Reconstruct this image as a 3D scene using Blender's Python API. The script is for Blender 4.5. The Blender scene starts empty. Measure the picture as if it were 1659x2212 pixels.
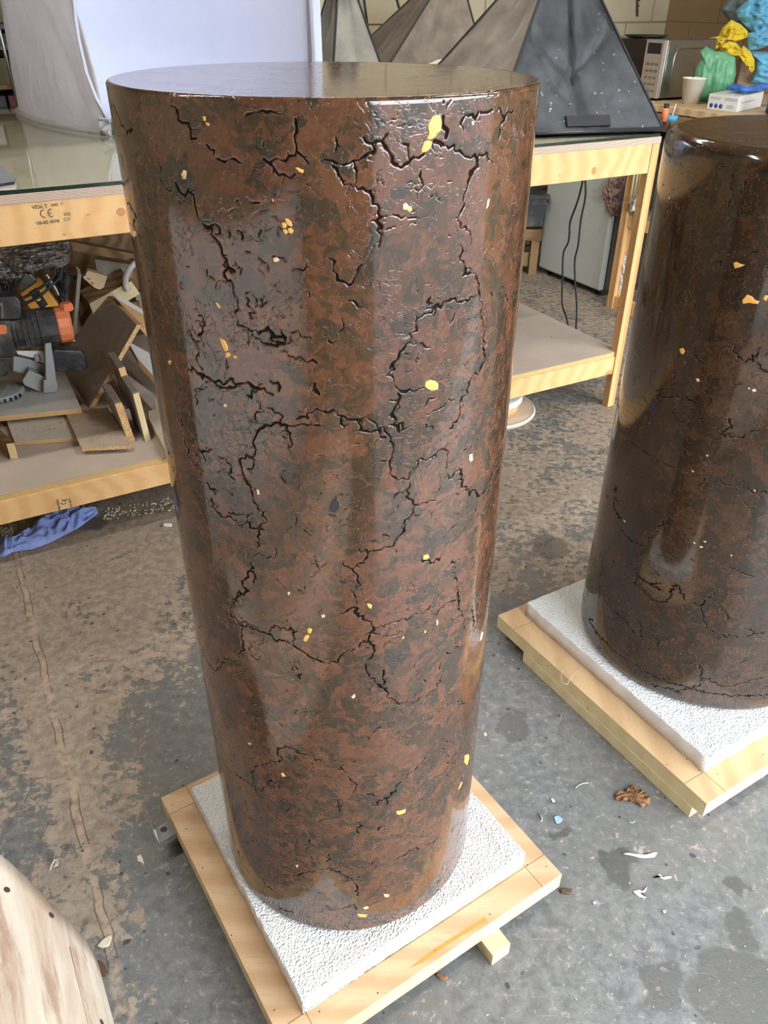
import bpy, math, random
import numpy as np
from mathutils import Vector, Matrix

# ---------------------------------------------------------------- camera, world, light, exposure
FPX, PITCH, ROLL, HC = 1712.34, 0.575019, 0.0057138, 1.496
IW, IH = 1659.0, 2212.0
_f = np.array([0, math.cos(PITCH), -math.sin(PITCH)]); _r = np.array([1.0, 0, 0]); _u = np.cross(_r, _f)
_c, _s = math.cos(ROLL), math.sin(ROLL)
CR, CU, CF = _c*_r + _s*_u, -_s*_r + _c*_u, _f
CAM = np.array([0, 0, HC])
sc = bpy.context.scene
cd = bpy.data.cameras.new('camera'); cam = bpy.data.objects.new('camera', cd); sc.collection.objects.link(cam)
cam.matrix_world = Matrix(((CR[0], CU[0], -CF[0], 0), (CR[1], CU[1], -CF[1], 0), (CR[2], CU[2], -CF[2], HC), (0, 0, 0, 1)))
cd.sensor_fit = 'VERTICAL'; cd.sensor_height = 36.0; cd.lens = FPX*36.0/IH; cd.clip_start = 0.02; cd.clip_end = 200
sc.camera = cam
sc.view_settings.view_transform = 'Standard'; sc.view_settings.look = 'None'
sc.view_settings.gamma = 1.0; sc.view_settings.use_curve_mapping = False
sc.view_settings.exposure = -0.28
wd = bpy.data.worlds.new('overcast_sky'); sc.world = wd; wd.use_nodes = True
bgn = wd.node_tree.nodes['Background']; bgn.inputs['Color'].default_value = (0.86, 0.93, 1.0, 1); bgn.inputs['Strength'].default_value = 14.5
wd.cycles.sampling_method = 'AUTOMATIC'
sc.cycles.max_bounces = 6; sc.cycles.diffuse_bounces = 3; sc.cycles.glossy_bounces = 3
sc.cycles.use_adaptive_sampling = True; sc.cycles.adaptive_threshold = 0.12; sc.cycles.adaptive_min_samples = 8
sc.cycles.transmission_bounces = 6; sc.cycles.transparent_max_bounces = 8
sc.cycles.sample_clamp_indirect = 6.0
sc.cycles.caustics_reflective = False; sc.cycles.caustics_refractive = False

# added ceiling batten lamps (area lights with their housings are built with the ceiling)
# ---------------------------------------------------------------- frames: pixels of the photograph -> places in the room
LC = np.array([0.9881, 3.1691])                      # front right corner of the workbench on the floor
UA = math.radians(29.0)
U2 = np.array([math.cos(UA), math.sin(UA)]); V2 = np.array([-math.sin(UA), math.cos(UA)])
def ray(px, py): return CR*(px-IW/2)/FPX - CU*(py-IH/2)/FPX + CF
def at(px, py, z):
    d = ray(px, py); t = (z-HC)/d[2]; return CAM + d*t
def onp(px, py, p0, n):
    d = ray(px, py); t = ((p0[0]*n[0]+p0[1]*n[1]))/(d[0]*n[0]+d[1]*n[1]); return CAM + d*t
def atv(px, py, V):
    return onp(px, py, LC+V2*V, V2)
def atu(px, py, U):
    return onp(px, py, LC+U2*U, U2)
def W(U, V, z): p = LC+U2*U+V2*V; return np.array([p[0], p[1], z])
def uv(p): q = np.array(p[:2])-LC; return float(q@U2), float(q@V2)
def lift(px, py, base):                              # point at pixel on the vertical through / plane facing camera at base
    n = np.array([base[0], base[1]]); n = n/np.linalg.norm(n); return onp(px, py, base[:2], n)

# ---------------------------------------------------------------- helpers
COL = sc.collection
def tag(o, label=None, cat=None, group=None, kind=None):
    if label: o['label'] = label
    if cat: o['category'] = cat
    if group: o['group'] = group
    if kind: o['kind'] = kind
    return o
def thing(name, loc, label, cat, group=None):
    o = bpy.data.objects.new(name, None); o.location = Vector([float(c) for c in loc]); o.empty_display_size = 0.05
    COL.objects.link(o); tag(o, label, cat, group); return o
def origin(o):
    p = Vector((0, 0, 0))
    while o is not None: p += o.location; o = o.parent
    return p
class MB:
    def __init__(s): s.v = []; s.f = []; s.m = []; s.sm = []
    def add(s, vs, fs, mi=0, smooth=False):
        k = len(s.v); s.v += [tuple(float(c) for c in p) for p in vs]
        for f in fs: s.f.append([i+k for i in f]); s.m.append(mi); s.sm.append(smooth)
        return s
    def hexa(s, b, t, mi=0, mt=None, ms=None):       # bottom quad, top quad (same order)
        s.add(list(b)+list(t), [(3, 2, 1, 0)], mi)
        k = len(s.v)-8
        def ff(q, m): s.f.append([i+k for i in q]); s.m.append(m); s.sm.append(False)
        ff((4, 5, 6, 7), mi if mt is None else mt)
        for i in range(4): ff((i, (i+1) % 4, 4+(i+1) % 4, 4+i), mi if ms is None else ms)
        return s
    def box(s, c, d, rz=0, mi=0, mt=None, ms=None, rot=None):
        x, y, z = [k/2 for k in d]
        R = rot if rot is not None else Matrix.Rotation(rz, 3, 'Z')
        P = [Vector(p) for p in ((-x, -y, -z), (x, -y, -z), (x, y, -z), (-x, y, -z), (-x, -y, z), (x, -y, z), (x, y, z), (-x, y, z))]
        P = [R@p+Vector([float(k) for k in c]) for p in P]
        return s.hexa(P[:4], P[4:], mi, mt, ms)
    def prism(s, poly, off, mi=0, mt=None, ms=None): # polygon (3d points) extruded by vector off; poly gets mt
        n = len(poly); off = np.array(off, float); a = [np.array(p, float) for p in poly]; b = [p+off for p in a]
        k = len(s.v); s.v += [tuple(p) for p in a+b]
        def ff(q, m): s.f.append([i+k for i in q]); s.m.append(m); s.sm.append(False)
        ff(range(n), mi if mt is None else mt); ff([n+i for i in reversed(range(n))], mi)
        for i in range(n): ff((i, (i+1) % n, n+(i+1) % n, n+i)[::-1], mi if ms is None else ms)
        return s
    def tube(s, pts, r, n=10, mi=0, caps=True, smooth=True):
        pts = [Vector([float(c) for c in p]) for p in pts]; rs = r if hasattr(r, '__len__') else [r]*len(pts)
        k = len(s.v); up = None
        for i, p in enumerate(pts):
            d = (pts[min(i+1, len(pts)-1)]-pts[max(i-1, 0)]).normalized()
            if up is None: up = Vector((0, 0, 1)) if abs(d.z) < 0.9 else Vector((1, 0, 0))
            a = d.cross(up).normalized(); b = a.cross(d).normalized(); up = b
            for j in range(n):
                t = 2*math.pi*j/n; q = p+a*(rs[i]*math.cos(t))+b*(rs[i]*math.sin(t)); s.v.append(tuple(q))
        for i in range(len(pts)-1):
            for j in range(n):
                s.f.append([k+i*n+j, k+i*n+(j+1) % n, k+(i+1)*n+(j+1) % n, k+(i+1)*n+j]); s.m.append(mi); s.sm.append(smooth)
        if caps:
            s.f.append([k+j for j in reversed(range(n))]); s.m.append(mi); s.sm.append(False)
            e = k+(len(pts)-1)*n; s.f.append([e+j for j in range(n)]); s.m.append(mi); s.sm.append(False)
        return s
    def lathe(s, prof, c, n=40, mi=0, axis=None, smooth=True):   # prof: (radius, height) pairs about axis through c
        c = Vector([float(k) for k in c]); ax = Vector(axis if axis is not None else (0, 0, 1)).normalized()
        a = ax.orthogonal().normalized(); b = ax.cross(a); k = len(s.v)
        for r, h in prof:
            for j in range(n):
                t = 2*math.pi*j/n; s.v.append(tuple(c+ax*h+a*(r*math.cos(t))+b*(r*math.sin(t))))
        for i in range(len(prof)-1):
            for j in range(n):
                s.f.append([k+i*n+j, k+i*n+(j+1) % n, k+(i+1)*n+(j+1) % n, k+(i+1)*n+j]); s.m.append(mi); s.sm.append(smooth)
        return s
    def grid(s, P, mi=0, smooth=True, closed=False):  # P[i][j] array of points
        P = np.asarray(P, float); a, b = P.shape[:2]; k = len(s.v); s.v += [tuple(p) for p in P.reshape(-1, 3)]
        for i in range(a-1):
            for j in range(b if closed else b-1):
                s.f.append([k+i*b+j, k+i*b+(j+1) % b, k+(i+1)*b+(j+1) % b, k+(i+1)*b+j]); s.m.append(mi); s.sm.append(smooth)
        return s
    def build(s, name, mats, parent=None, base=None, bevel=0, solid=0):
        if not isinstance(mats, (list, tuple)): mats = [mats]
        if parent is not None: o0 = origin(parent)
        else:
            A = np.array(s.v); o0 = Vector(base) if base is not None else Vector(((A[:, 0].min()+A[:, 0].max())/2, (A[:, 1].min()+A[:, 1].max())/2, A[:, 2].min()))
        me = bpy.data.meshes.new(name); me.from_pydata([(p[0]-o0.x, p[1]-o0.y, p[2]-o0.z) for p in s.v], [], s.f)
        for m in mats: me.materials.append(m)
        me.polygons.foreach_set('material_index', s.m); me.polygons.foreach_set('use_smooth', s.sm); me.update()
        o = bpy.data.objects.new(name, me); COL.objects.link(o)
        if parent is not None: o.parent = parent
        else: o.location = o0
        if bevel:
            b = o.modifiers.new('bevel', 'BEVEL'); b.width = bevel; b.segments = 2; b.limit_method = 'ANGLE'; b.angle_limit = 0.6
        if solid:
            b = o.modifiers.new('thickness', 'SOLIDIFY'); b.thickness = solid; b.offset = 0
        return o
def one(name, mb, mats, label, cat, group=None, kind=None, **k):
    return tag(mb.build(name, mats, **k), label, cat, group, kind)
def struct(name, mb, mats, **k): return tag(mb.build(name, mats, **k), kind='structure')

def vnoise(shape, cells, seed=0):                    # smooth value noise on a grid
    rg = np.random.default_rng(seed); a = rg.random((cells[0]+3, cells[1]+3))
    y = np.linspace(0, cells[0], shape[0]); x = np.linspace(0, cells[1], shape[1])
    iy = y.astype(int); ix = x.astype(int); fy = y-iy; fx = x-ix; fy = fy*fy*(3-2*fy); fx = fx*fx*(3-2*fx)
    A = a[iy][:, ix]; B = a[iy][:, ix+1]; C_ = a[iy+1][:, ix]; D = a[iy+1][:, ix+1]
    return (A*(1-fx)+B*fx)*(1-fy)[:, None]+(C_*(1-fx)+D*fx)*fy[:, None]-0.5

# ---------------------------------------------------------------- materials
def lin(c): return tuple([(v/255/12.92 if v <= 10 else ((v/255+.055)/1.055)**2.4) for v in c])+(1,)
class NT:
    def __init__(s, name):
        s.mat = bpy.data.materials.new(name); s.mat.use_nodes = True; s.t = s.mat.node_tree; s.n = s.t.nodes; s.l = s.t.links
        s.b = s.n['Principled BSDF']; s.o = s.n['Material Output']
        s.tc = s.n.new('ShaderNodeTexCoord'); s.geo = s.n.new('ShaderNodeNewGeometry')
    def link(s, a, b): s.l.new(a, b)
    def put(s, sock, v):
        if hasattr(v, 'is_output') or isinstance(v, bpy.types.NodeSocket): s.l.new(v, sock)
        else:
            sock.default_value = v
    def map(s, scale=(1, 1, 1), rot=(0, 0, 0), loc=(0, 0, 0), vec=None):
        n = s.n.new('ShaderNodeMapping'); s.l.new(vec if vec is not None else s.tc.outputs['Object'], n.inputs['Vector'])
        n.inputs['Scale'].default_value = scale; n.inputs['Rotation'].default_value = rot; n.inputs['Location'].default_value = loc
        return n.outputs[0]
    def noise(s, scale, detail=4, rough=.5, vec=None, dist=0, col=False):
        n = s.n.new('ShaderNodeTexNoise'); n.inputs['Scale'].default_value = scale; n.inputs['Detail'].default_value = detail
        n.inputs['Roughness'].default_value = rough; n.inputs['Distortion'].default_value = dist
        s.l.new(vec if vec is not None else s.tc.outputs['Object'], n.inputs['Vector']); return n.outputs['Color' if col else 'Fac']
    def vor(s, scale, feature='F1', out='Distance', vec=None, rand=1):
        n = s.n.new('ShaderNodeTexVoronoi'); n.feature = feature; n.inputs['Scale'].default_value = scale; n.inputs['Randomness'].default_value = rand
        s.l.new(vec if vec is not None else s.tc.outputs['Object'], n.inputs['Vector']); return n.outputs[out]
    def wave(s, scale, dist=2, detail=3, vec=None, kind='BANDS', dirn='X', ds=1.0):
        n = s.n.new('ShaderNodeTexWave'); n.wave_type = kind
        if kind == 'BANDS': n.bands_direction = dirn
        else: n.rings_direction = dirn
        n.inputs['Scale'].default_value = scale; n.inputs['Distortion'].default_value = dist; n.inputs['Detail'].default_value = detail; n.inputs['Detail Scale'].default_value = ds
        s.l.new(vec if vec is not None else s.tc.outputs['Object'], n.inputs['Vector']); return n.outputs['Fac']
    def math(s, op, a, b=0.0, c=0.0):
        n = s.n.new('ShaderNodeMath'); n.operation = op
        s.put(n.inputs[0], a); s.put(n.inputs[1], b)
        if op in ('MULTIPLY_ADD',): s.put(n.inputs[2], c)
        return n.outputs[0]
    def ss(s, x, lo, hi, a=0.0, b=1.0, kind='SMOOTHSTEP'):
        n = s.n.new('ShaderNodeMapRange'); n.interpolation_type = kind
        s.put(n.inputs['Value'], x); n.inputs['From Min'].default_value = lo; n.inputs['From Max'].default_value = hi
        n.inputs['To Min'].default_value = a; n.inputs['To Max'].default_value = b; return n.outputs[0]
    def mix(s, f, a, b):
        n = s.n.new('ShaderNodeMix'); n.data_type = 'RGBA'
        s.put(n.inputs[0], f); s.put(n.inputs[6], a); s.put(n.inputs[7], b); return n.outputs[2]
    def vmath(s, op, a, b):
        n = s.n.new('ShaderNodeVectorMath'); n.operation = op; s.put(n.inputs[0], a)
        if op == 'SCALE': s.put(n.inputs['Scale'], b)
        else: s.put(n.inputs[1], b)
        return n.outputs['Value' if op == 'DOT_PRODUCT' else 0]
    def sep(s, v):
        n = s.n.new('ShaderNodeSeparateXYZ'); s.l.new(v, n.inputs[0]); return n.outputs
    def bump(s, h, strength=.3, dist=.002, prev=None):
        n = s.n.new('ShaderNodeBump'); n.inputs['Strength'].default_value = strength; n.inputs['Distance'].default_value = dist
        s.put(n.inputs['Height'], h)
        if prev is not None: s.l.new(prev, n.inputs['Normal'])
        return n.outputs[0]
    def warp(s, amount, scale, vec=None, detail=2):
        v = vec if vec is not None else s.tc.outputs['Object']
        c = s.noise(scale, detail, .5, v, col=True); c = s.vmath('SUBTRACT', c, (.5, .5, .5)); c = s.vmath('SCALE', c, amount)
        return s.vmath('ADD', v, c)
    def fin(s, col=None, rough=.5, normal=None, metal=0, spec=.5, trans=0, sheen=0, coat=0, coatr=.03, alpha=None, ior=1.5):
        i = s.b.inputs
        if col is not None: s.put(i['Base Color'], col)
        s.put(i['Roughness'], rough); i['Metallic'].default_value = metal; i['Specular IOR Level'].default_value = spec
        i['Transmission Weight'].default_value = trans; i['Coat Weight'].default_value = coat; i['Coat Roughness'].default_value = coatr
        i['Sheen Weight'].default_value = sheen; i['IOR'].default_value = ior
        if normal is not None: s.l.new(normal, i['Normal'])
        if alpha is not None: s.put(i['Alpha'], alpha)
        return s.mat
def plain(name, c, rough=.5, var=.12, scale=30, bump=.1, bd=.0006, metal=0, spec=.5, dust=0.0, coat=0, srgb=True):
    m = NT(name); c = lin(c) if srgb else tuple(c)+(1,)
    n = m.noise(scale, 4, .6); col = m.mix(n, tuple(k*(1-var) for k in c[:3])+(1,), tuple(min(1, k*(1+var)) for k in c[:3])+(1,))
    if dust:
        d = m.noise(scale*.4, 6, .7); col = m.mix(m.ss(d, .45, .75, 0, dust), col, lin((170, 160, 148)))
    return m.fin(col, rough, m.bump(m.noise(scale*4, 3), bump, bd), metal, spec, coat=coat)

def wood(name, a, b, axis='X', scale=1.0, rough=.6, knots=True, dirt=0.0, spec=.3):
    m = NT(name)
    st = {'X': (1, 9, 9), 'Y': (9, 1, 9), 'Z': (9, 9, 1)}[axis]
    v = m.map(tuple(k*scale for k in st))
    w = m.warp(.35, 1.2, v)
    g = m.wave(1.1, 6, 3, w, 'BANDS', {'X': 'Y', 'Y': 'X', 'Z': 'X'}[axis], .7)
    n = m.noise(9, 5, .65, v); n2 = m.noise(55, 3, .6, v)
    f = m.math('MULTIPLY_ADD', g, .55, m.math('MULTIPLY', n, .45))
    col = m.mix(m.ss(f, .25, .85), lin(a), lin(b))
    col = m.mix(m.ss(n2, .5, .8, 0, .35), col, lin(tuple(int(k*.8) for k in b)))
    if knots:
        kv = m.map(tuple(k*scale*.55 for k in {'X': (5, 8, 8), 'Y': (8, 5, 8), 'Z': (8, 8, 5)}[axis]), loc=(.37, .11, .21))
        k = m.vor(1.0, vec=kv); col = m.mix(m.ss(k, .06, .15, .75, 0), col, lin((150, 98, 58)))
    if dirt:
        d = m.noise(7, 6, .7); col = m.mix(m.ss(d, .5, .72, 0, dirt), col, lin((120, 98, 84)))
    return m.fin(col, rough, m.bump(n2, .15, .0006), spec=spec)
def plyedge(name, a, b, z0, layer, dirt=.25):        # plies stacked along world z (object z with root at z0)
    m = NT(name); z = m.sep(m.geo.outputs['Position'])[2]
    zz = m.math('ADD', z, m.math('MULTIPLY', m.noise(3, 2), .002))
    t = m.math('FRACT', m.math('DIVIDE', m.math('SUBTRACT', zz, z0), layer))
    l = m.ss(t, .38, .5); l2 = m.ss(t, .9, 1.0); n = m.noise(60, 4, .7)
    col = m.mix(l, lin(a), lin(b)); col = m.mix(m.math('MULTIPLY', l2, .5), col, lin((120, 92, 62)))
    col = m.mix(m.ss(n, .45, .8, 0, dirt), col, lin((140, 112, 84)))
    return m.fin(col, .7, m.bump(n, .2, .0006), spec=.25)

def stone(name, dark=1.0, seed=0.0, redshift=1.0):
    m = NT(name); P = m.tc.outputs['Object']
    P0 = m.map((1, 1, 1), loc=(seed, seed*.7, seed*.3))
    w1 = m.warp(.045, 17, P0, 3); w2 = m.warp(.028, 42, w1, 3)
    w3 = m.warp(.09, 6, w2, 2)
    v1 = m.sep(m.vor(36, 'F1', 'Color', w3)); v2 = m.sep(m.vor(95, 'F1', 'Color', w2)); v3 = m.sep(m.vor(150, 'F1', 'Color', w2))
    big = m.noise(4.5, 3, .5, P0)
    d = dark; q = redshift
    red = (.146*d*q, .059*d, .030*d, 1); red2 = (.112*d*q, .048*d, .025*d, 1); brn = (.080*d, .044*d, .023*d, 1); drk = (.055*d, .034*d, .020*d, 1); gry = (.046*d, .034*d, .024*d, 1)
    sel = m.math('ADD', m.math('MULTIPLY', v1[0], .55), m.math('MULTIPLY', big, .7)); sel = m.math('SUBTRACT', sel, .12)
    sel = m.math('ADD', sel, m.math('MULTIPLY', m.math('SUBTRACT', v2[0], .5), .42))
    c = m.mix(m.ss(sel, .365, .370), drk, brn); c = m.mix(m.ss(sel, .485, .490), c, red2); c = m.mix(m.ss(sel, .625, .630), c, red)
    c = m.mix(m.ss(v1[1], .87, .88, 0, .85), c, gry)
    c = m.mix(m.ss(v3[2], .80, .82, 0, .55), c, brn); c = m.mix(m.ss(v3[0], .86, .88, 0, .6), c, red)
    f = m.noise(260, 3, .6, P0); c = m.mix(m.ss(f, .35, .75, 0, .35), c, tuple(k*.5 for k in drk[:3])+(1,))
    # fine crackle
    e = m.vor(70, 'DISTANCE_TO_EDGE', 'Distance', w2); e2 = m.vor(160, 'DISTANCE_TO_EDGE', 'Distance', m.warp(.02, 60, P0, 3))
    mk = m.ss(m.noise(12, 4, .6, P0), .50, .62); mk2 = m.ss(m.noise(22, 4, .6, P0), .50, .60)
    ck = m.math('MULTIPLY', m.ss(e, .0, .045, 1, 0), mk); ck2 = m.math('MULTIPLY', m.ss(e2, 0, .06, 1, 0), mk2)
    ck = m.math('MULTIPLY', ck, m.ss(m.noise(120, 2, .5, P0), .42, .55)); ck2 = m.math('MULTIPLY', ck2, m.ss(m.noise(150, 2, .5, P0), .45, .58))
    cr = m.math('MAXIMUM', ck, m.math('MULTIPLY', ck2, .8))
    at_ = m.n.new('ShaderNodeAttribute'); at_.attribute_name = 'crack'; A = at_.outputs['Fac']
    c = m.mix(m.math('MULTIPLY', cr, .75), c, (.012, .008, .006, 1))
    c = m.mix(m.ss(A, .18, .55, 0, .95), c, (.010, .007, .006, 1))
    dustn = m.ss(m.noise(300, 3, .7, P0), .52, .68)
    c = m.mix(m.math('MULTIPLY', m.math('MULTIPLY', m.ss(A, .03, .12, 0, .5), m.ss(A, .2, .4, 1, 0)), dustn), c, (.30, .22, .19, 1))
    # small pale grains
    g = m.vor(55, 'F1', 'Distance', m.warp(.01, 150, P0)); gc = m.sep(m.vor(55, 'F1', 'Color', m.warp(.01, 150, P0)))
    gm = m.math('MULTIPLY', m.ss(g, .045, .07, 1, 0), m.ss(gc[0], .93, .94)); c = m.mix(gm, c, (.55, .38, .22, 1))
    h = m.math('SUBTRACT', 1.0, cr); und = m.noise(9, 2, .5, P0)
    nb = m.bump(und, .2, .0012); nb = m.bump(h, .35, .0007, nb)
    r = m.math('ADD', .085, m.math('MULTIPLY', m.ss(A, .03, .3), .6))
    m.fin(c, r, nb, spec=.6, ior=1.68); m.put(m.b.inputs['Specular IOR Level'], m.ss(A, .05, .4, .58, .03)); return m.mat
M = {}
M['stone1'] = stone('polished_brown_stone', 1.0, 0.0)
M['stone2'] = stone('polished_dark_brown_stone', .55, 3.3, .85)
M['gold'] = plain('ochre_resin_inclusion', (236, 176, 92), .35, .18, 260, .5, .0008)
M['goldpale'] = plain('pale_buff_inclusion', (232, 196, 160), .4, .18, 260, .5, .0008)
M['fill'] = plain('pale_grey_filler', (186, 180, 184), .35, .12, 120, .4, .0008)
M['blackin'] = plain('blue_black_inclusion', (44, 40, 46), .2, .1, 100)
M['plyface'] = wood('birch_ply_face', (200, 168, 132), (186, 152, 114), 'X', .5, .55, False, .08)
M['plyface2'] = wood('birch_ply_face_pale', (200, 168, 128), (188, 154, 114), 'Y', .4, .5, False, .05)
M['plyedge1'] = plyedge('pale_ply_edge', (216, 198, 156), (206, 182, 134), .0752, .0046)
M['plyedge2'] = plyedge('striped_ply_edge', (206, 178, 128), (150, 116, 72), 1.077, .0055)
M['plyedgeP'] = plyedge('pink_striped_ply_edge', (222, 204, 188), (150, 116, 96), 1.077, .0036, .15)
M['pineblk'] = wood('raw_pine_block', (212, 194, 152), (206, 184, 140), 'X', .6, .6, False)
M['pineend'] = plain('pine_end_grain', (214, 190, 140), .7, .2, 90, .3)
M['beam'] = wood('orange_pine_beam', (224, 182, 128), (213, 167, 112), 'X', .9, .5, True, .10)
M['beamY'] = wood('pine_upright', (212, 168, 114), (184, 140, 90), 'Z', .9, .55, False, .12)
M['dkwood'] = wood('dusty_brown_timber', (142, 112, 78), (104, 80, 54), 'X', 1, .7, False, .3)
M['mdf'] = plain('mdf_edge', (206, 164, 112), .75, .1, 120)
M['mdff'] = plain('dusty_grey_board_face', (140, 130, 120), .7, .12, 12, .2)
M['greyb'] = plain('grey_brown_melamine', (158, 148, 140), .55, .08, 6, .05)
M['white'] = plain('white_melamine', (206, 204, 198), .35, .04, 4, .03)
M['ink'] = plain('grey_ink_stamp', (120, 104, 82), .7, .1, 200)
M['pencil'] = plain('pencil_mark', (112, 78, 46), .7, .1, 200)
M['graphite'] = plain('dark_metal', (60, 62, 66), .4, .1, 60, .1, metal=.4)
M['steel'] = plain('brushed_steel', (168, 168, 166), .32, .1, 40, .05, metal=1)
M['zinc'] = plain('zinc_plate', (176, 178, 176), .3, .1, 80, .05, metal=.85)
M['blackp'] = plain('black_plastic', (40, 41, 44), .45, .15, 30, .1, dust=.35)
M['black'] = plain('matt_black', (20, 20, 21), .6, .1, 40)
M['orange'] = plain('orange_plastic', (222, 122, 74), .45, .08, 30, .1, dust=.15)
M['yellow'] = plain('yellow_tool_plastic', (222, 160, 56), .4, .08, 30, .1, dust=.1)
M['castgrey'] = plain('cast_grey_metal', (150, 152, 150), .5, .08, 30, .1, dust=.25)
M['lampwhite'] = plain('white_panel', (214, 214, 208), .4, .03, 5)
M['fridge'] = plain('off_white_enamel', (188, 192, 186), .35, .05, 4, .03)
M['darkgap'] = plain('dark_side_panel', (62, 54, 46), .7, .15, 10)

def m_chip():
    m = NT('chipboard_edge'); v = m.sep(m.vor(260, 'F1', 'Color'))[0]; n = m.noise(90, 4, .7)
    c = m.mix(m.ss(v, .2, .9), lin((206, 170, 122)), lin((176, 136, 92))); c = m.mix(m.ss(n, .55, .75, 0, .6), c, lin((226, 212, 190)))
    return m.fin(c, .8, m.bump(v, .4, .001), spec=.2)
M['chip'] = m_chip()
def m_speck(name, base, speck, sc_=70, th=.12):
    m = NT(name); d = m.vor(sc_, 'F1', 'Distance', m.warp(.02, 60)); k = m.sep(m.vor(sc_, 'F1', 'Color', m.warp(.02, 60)))[0]
    a = m.math('MULTIPLY', m.ss(d, th, th+.1, 1, 0), m.ss(k, .5, .52)); n = m.noise(9, 5, .7)
    c = m.mix(m.ss(n, .42, .7, 0, .5), lin(base), lin(speck)); c = m.mix(a, c, lin((110, 82, 58)))
    return m.fin(c, .6, spec=.3)
M['whitespeck'] = m_speck('spotted_white_melamine', (208, 202, 188), (190, 178, 158))
M['tanspeck'] = m_speck('stained_board_face', (188, 172, 152), (148, 124, 104), 50, .08)

def m_foam():
    m = NT('white_polystyrene'); w = m.warp(.003, 90)
    d = m.vor(240, 'F1', 'Distance', w); n = m.noise(20, 3)
    c = m.mix(n, (.72, .73, .72, 1), (.80, .81, .80, 1))
    nb = m.bump(m.math('ADD', d, m.math('MULTIPLY', m.noise(60, 4), .6)), .75, .0042)
    return m.fin(c, .55, nb, spec=.3)
M['foam'] = m_foam()
def m_foamcut():
    m = NT('cut_polystyrene_edge'); n = m.noise(330, 3, .7); c = m.mix(n, (.62, .56, .50, 1), (.78, .75, .70, 1))
    return m.fin(c, .85, m.bump(n, .8, .004), spec=.2)
M['foamcut'] = m_foamcut()

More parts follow.
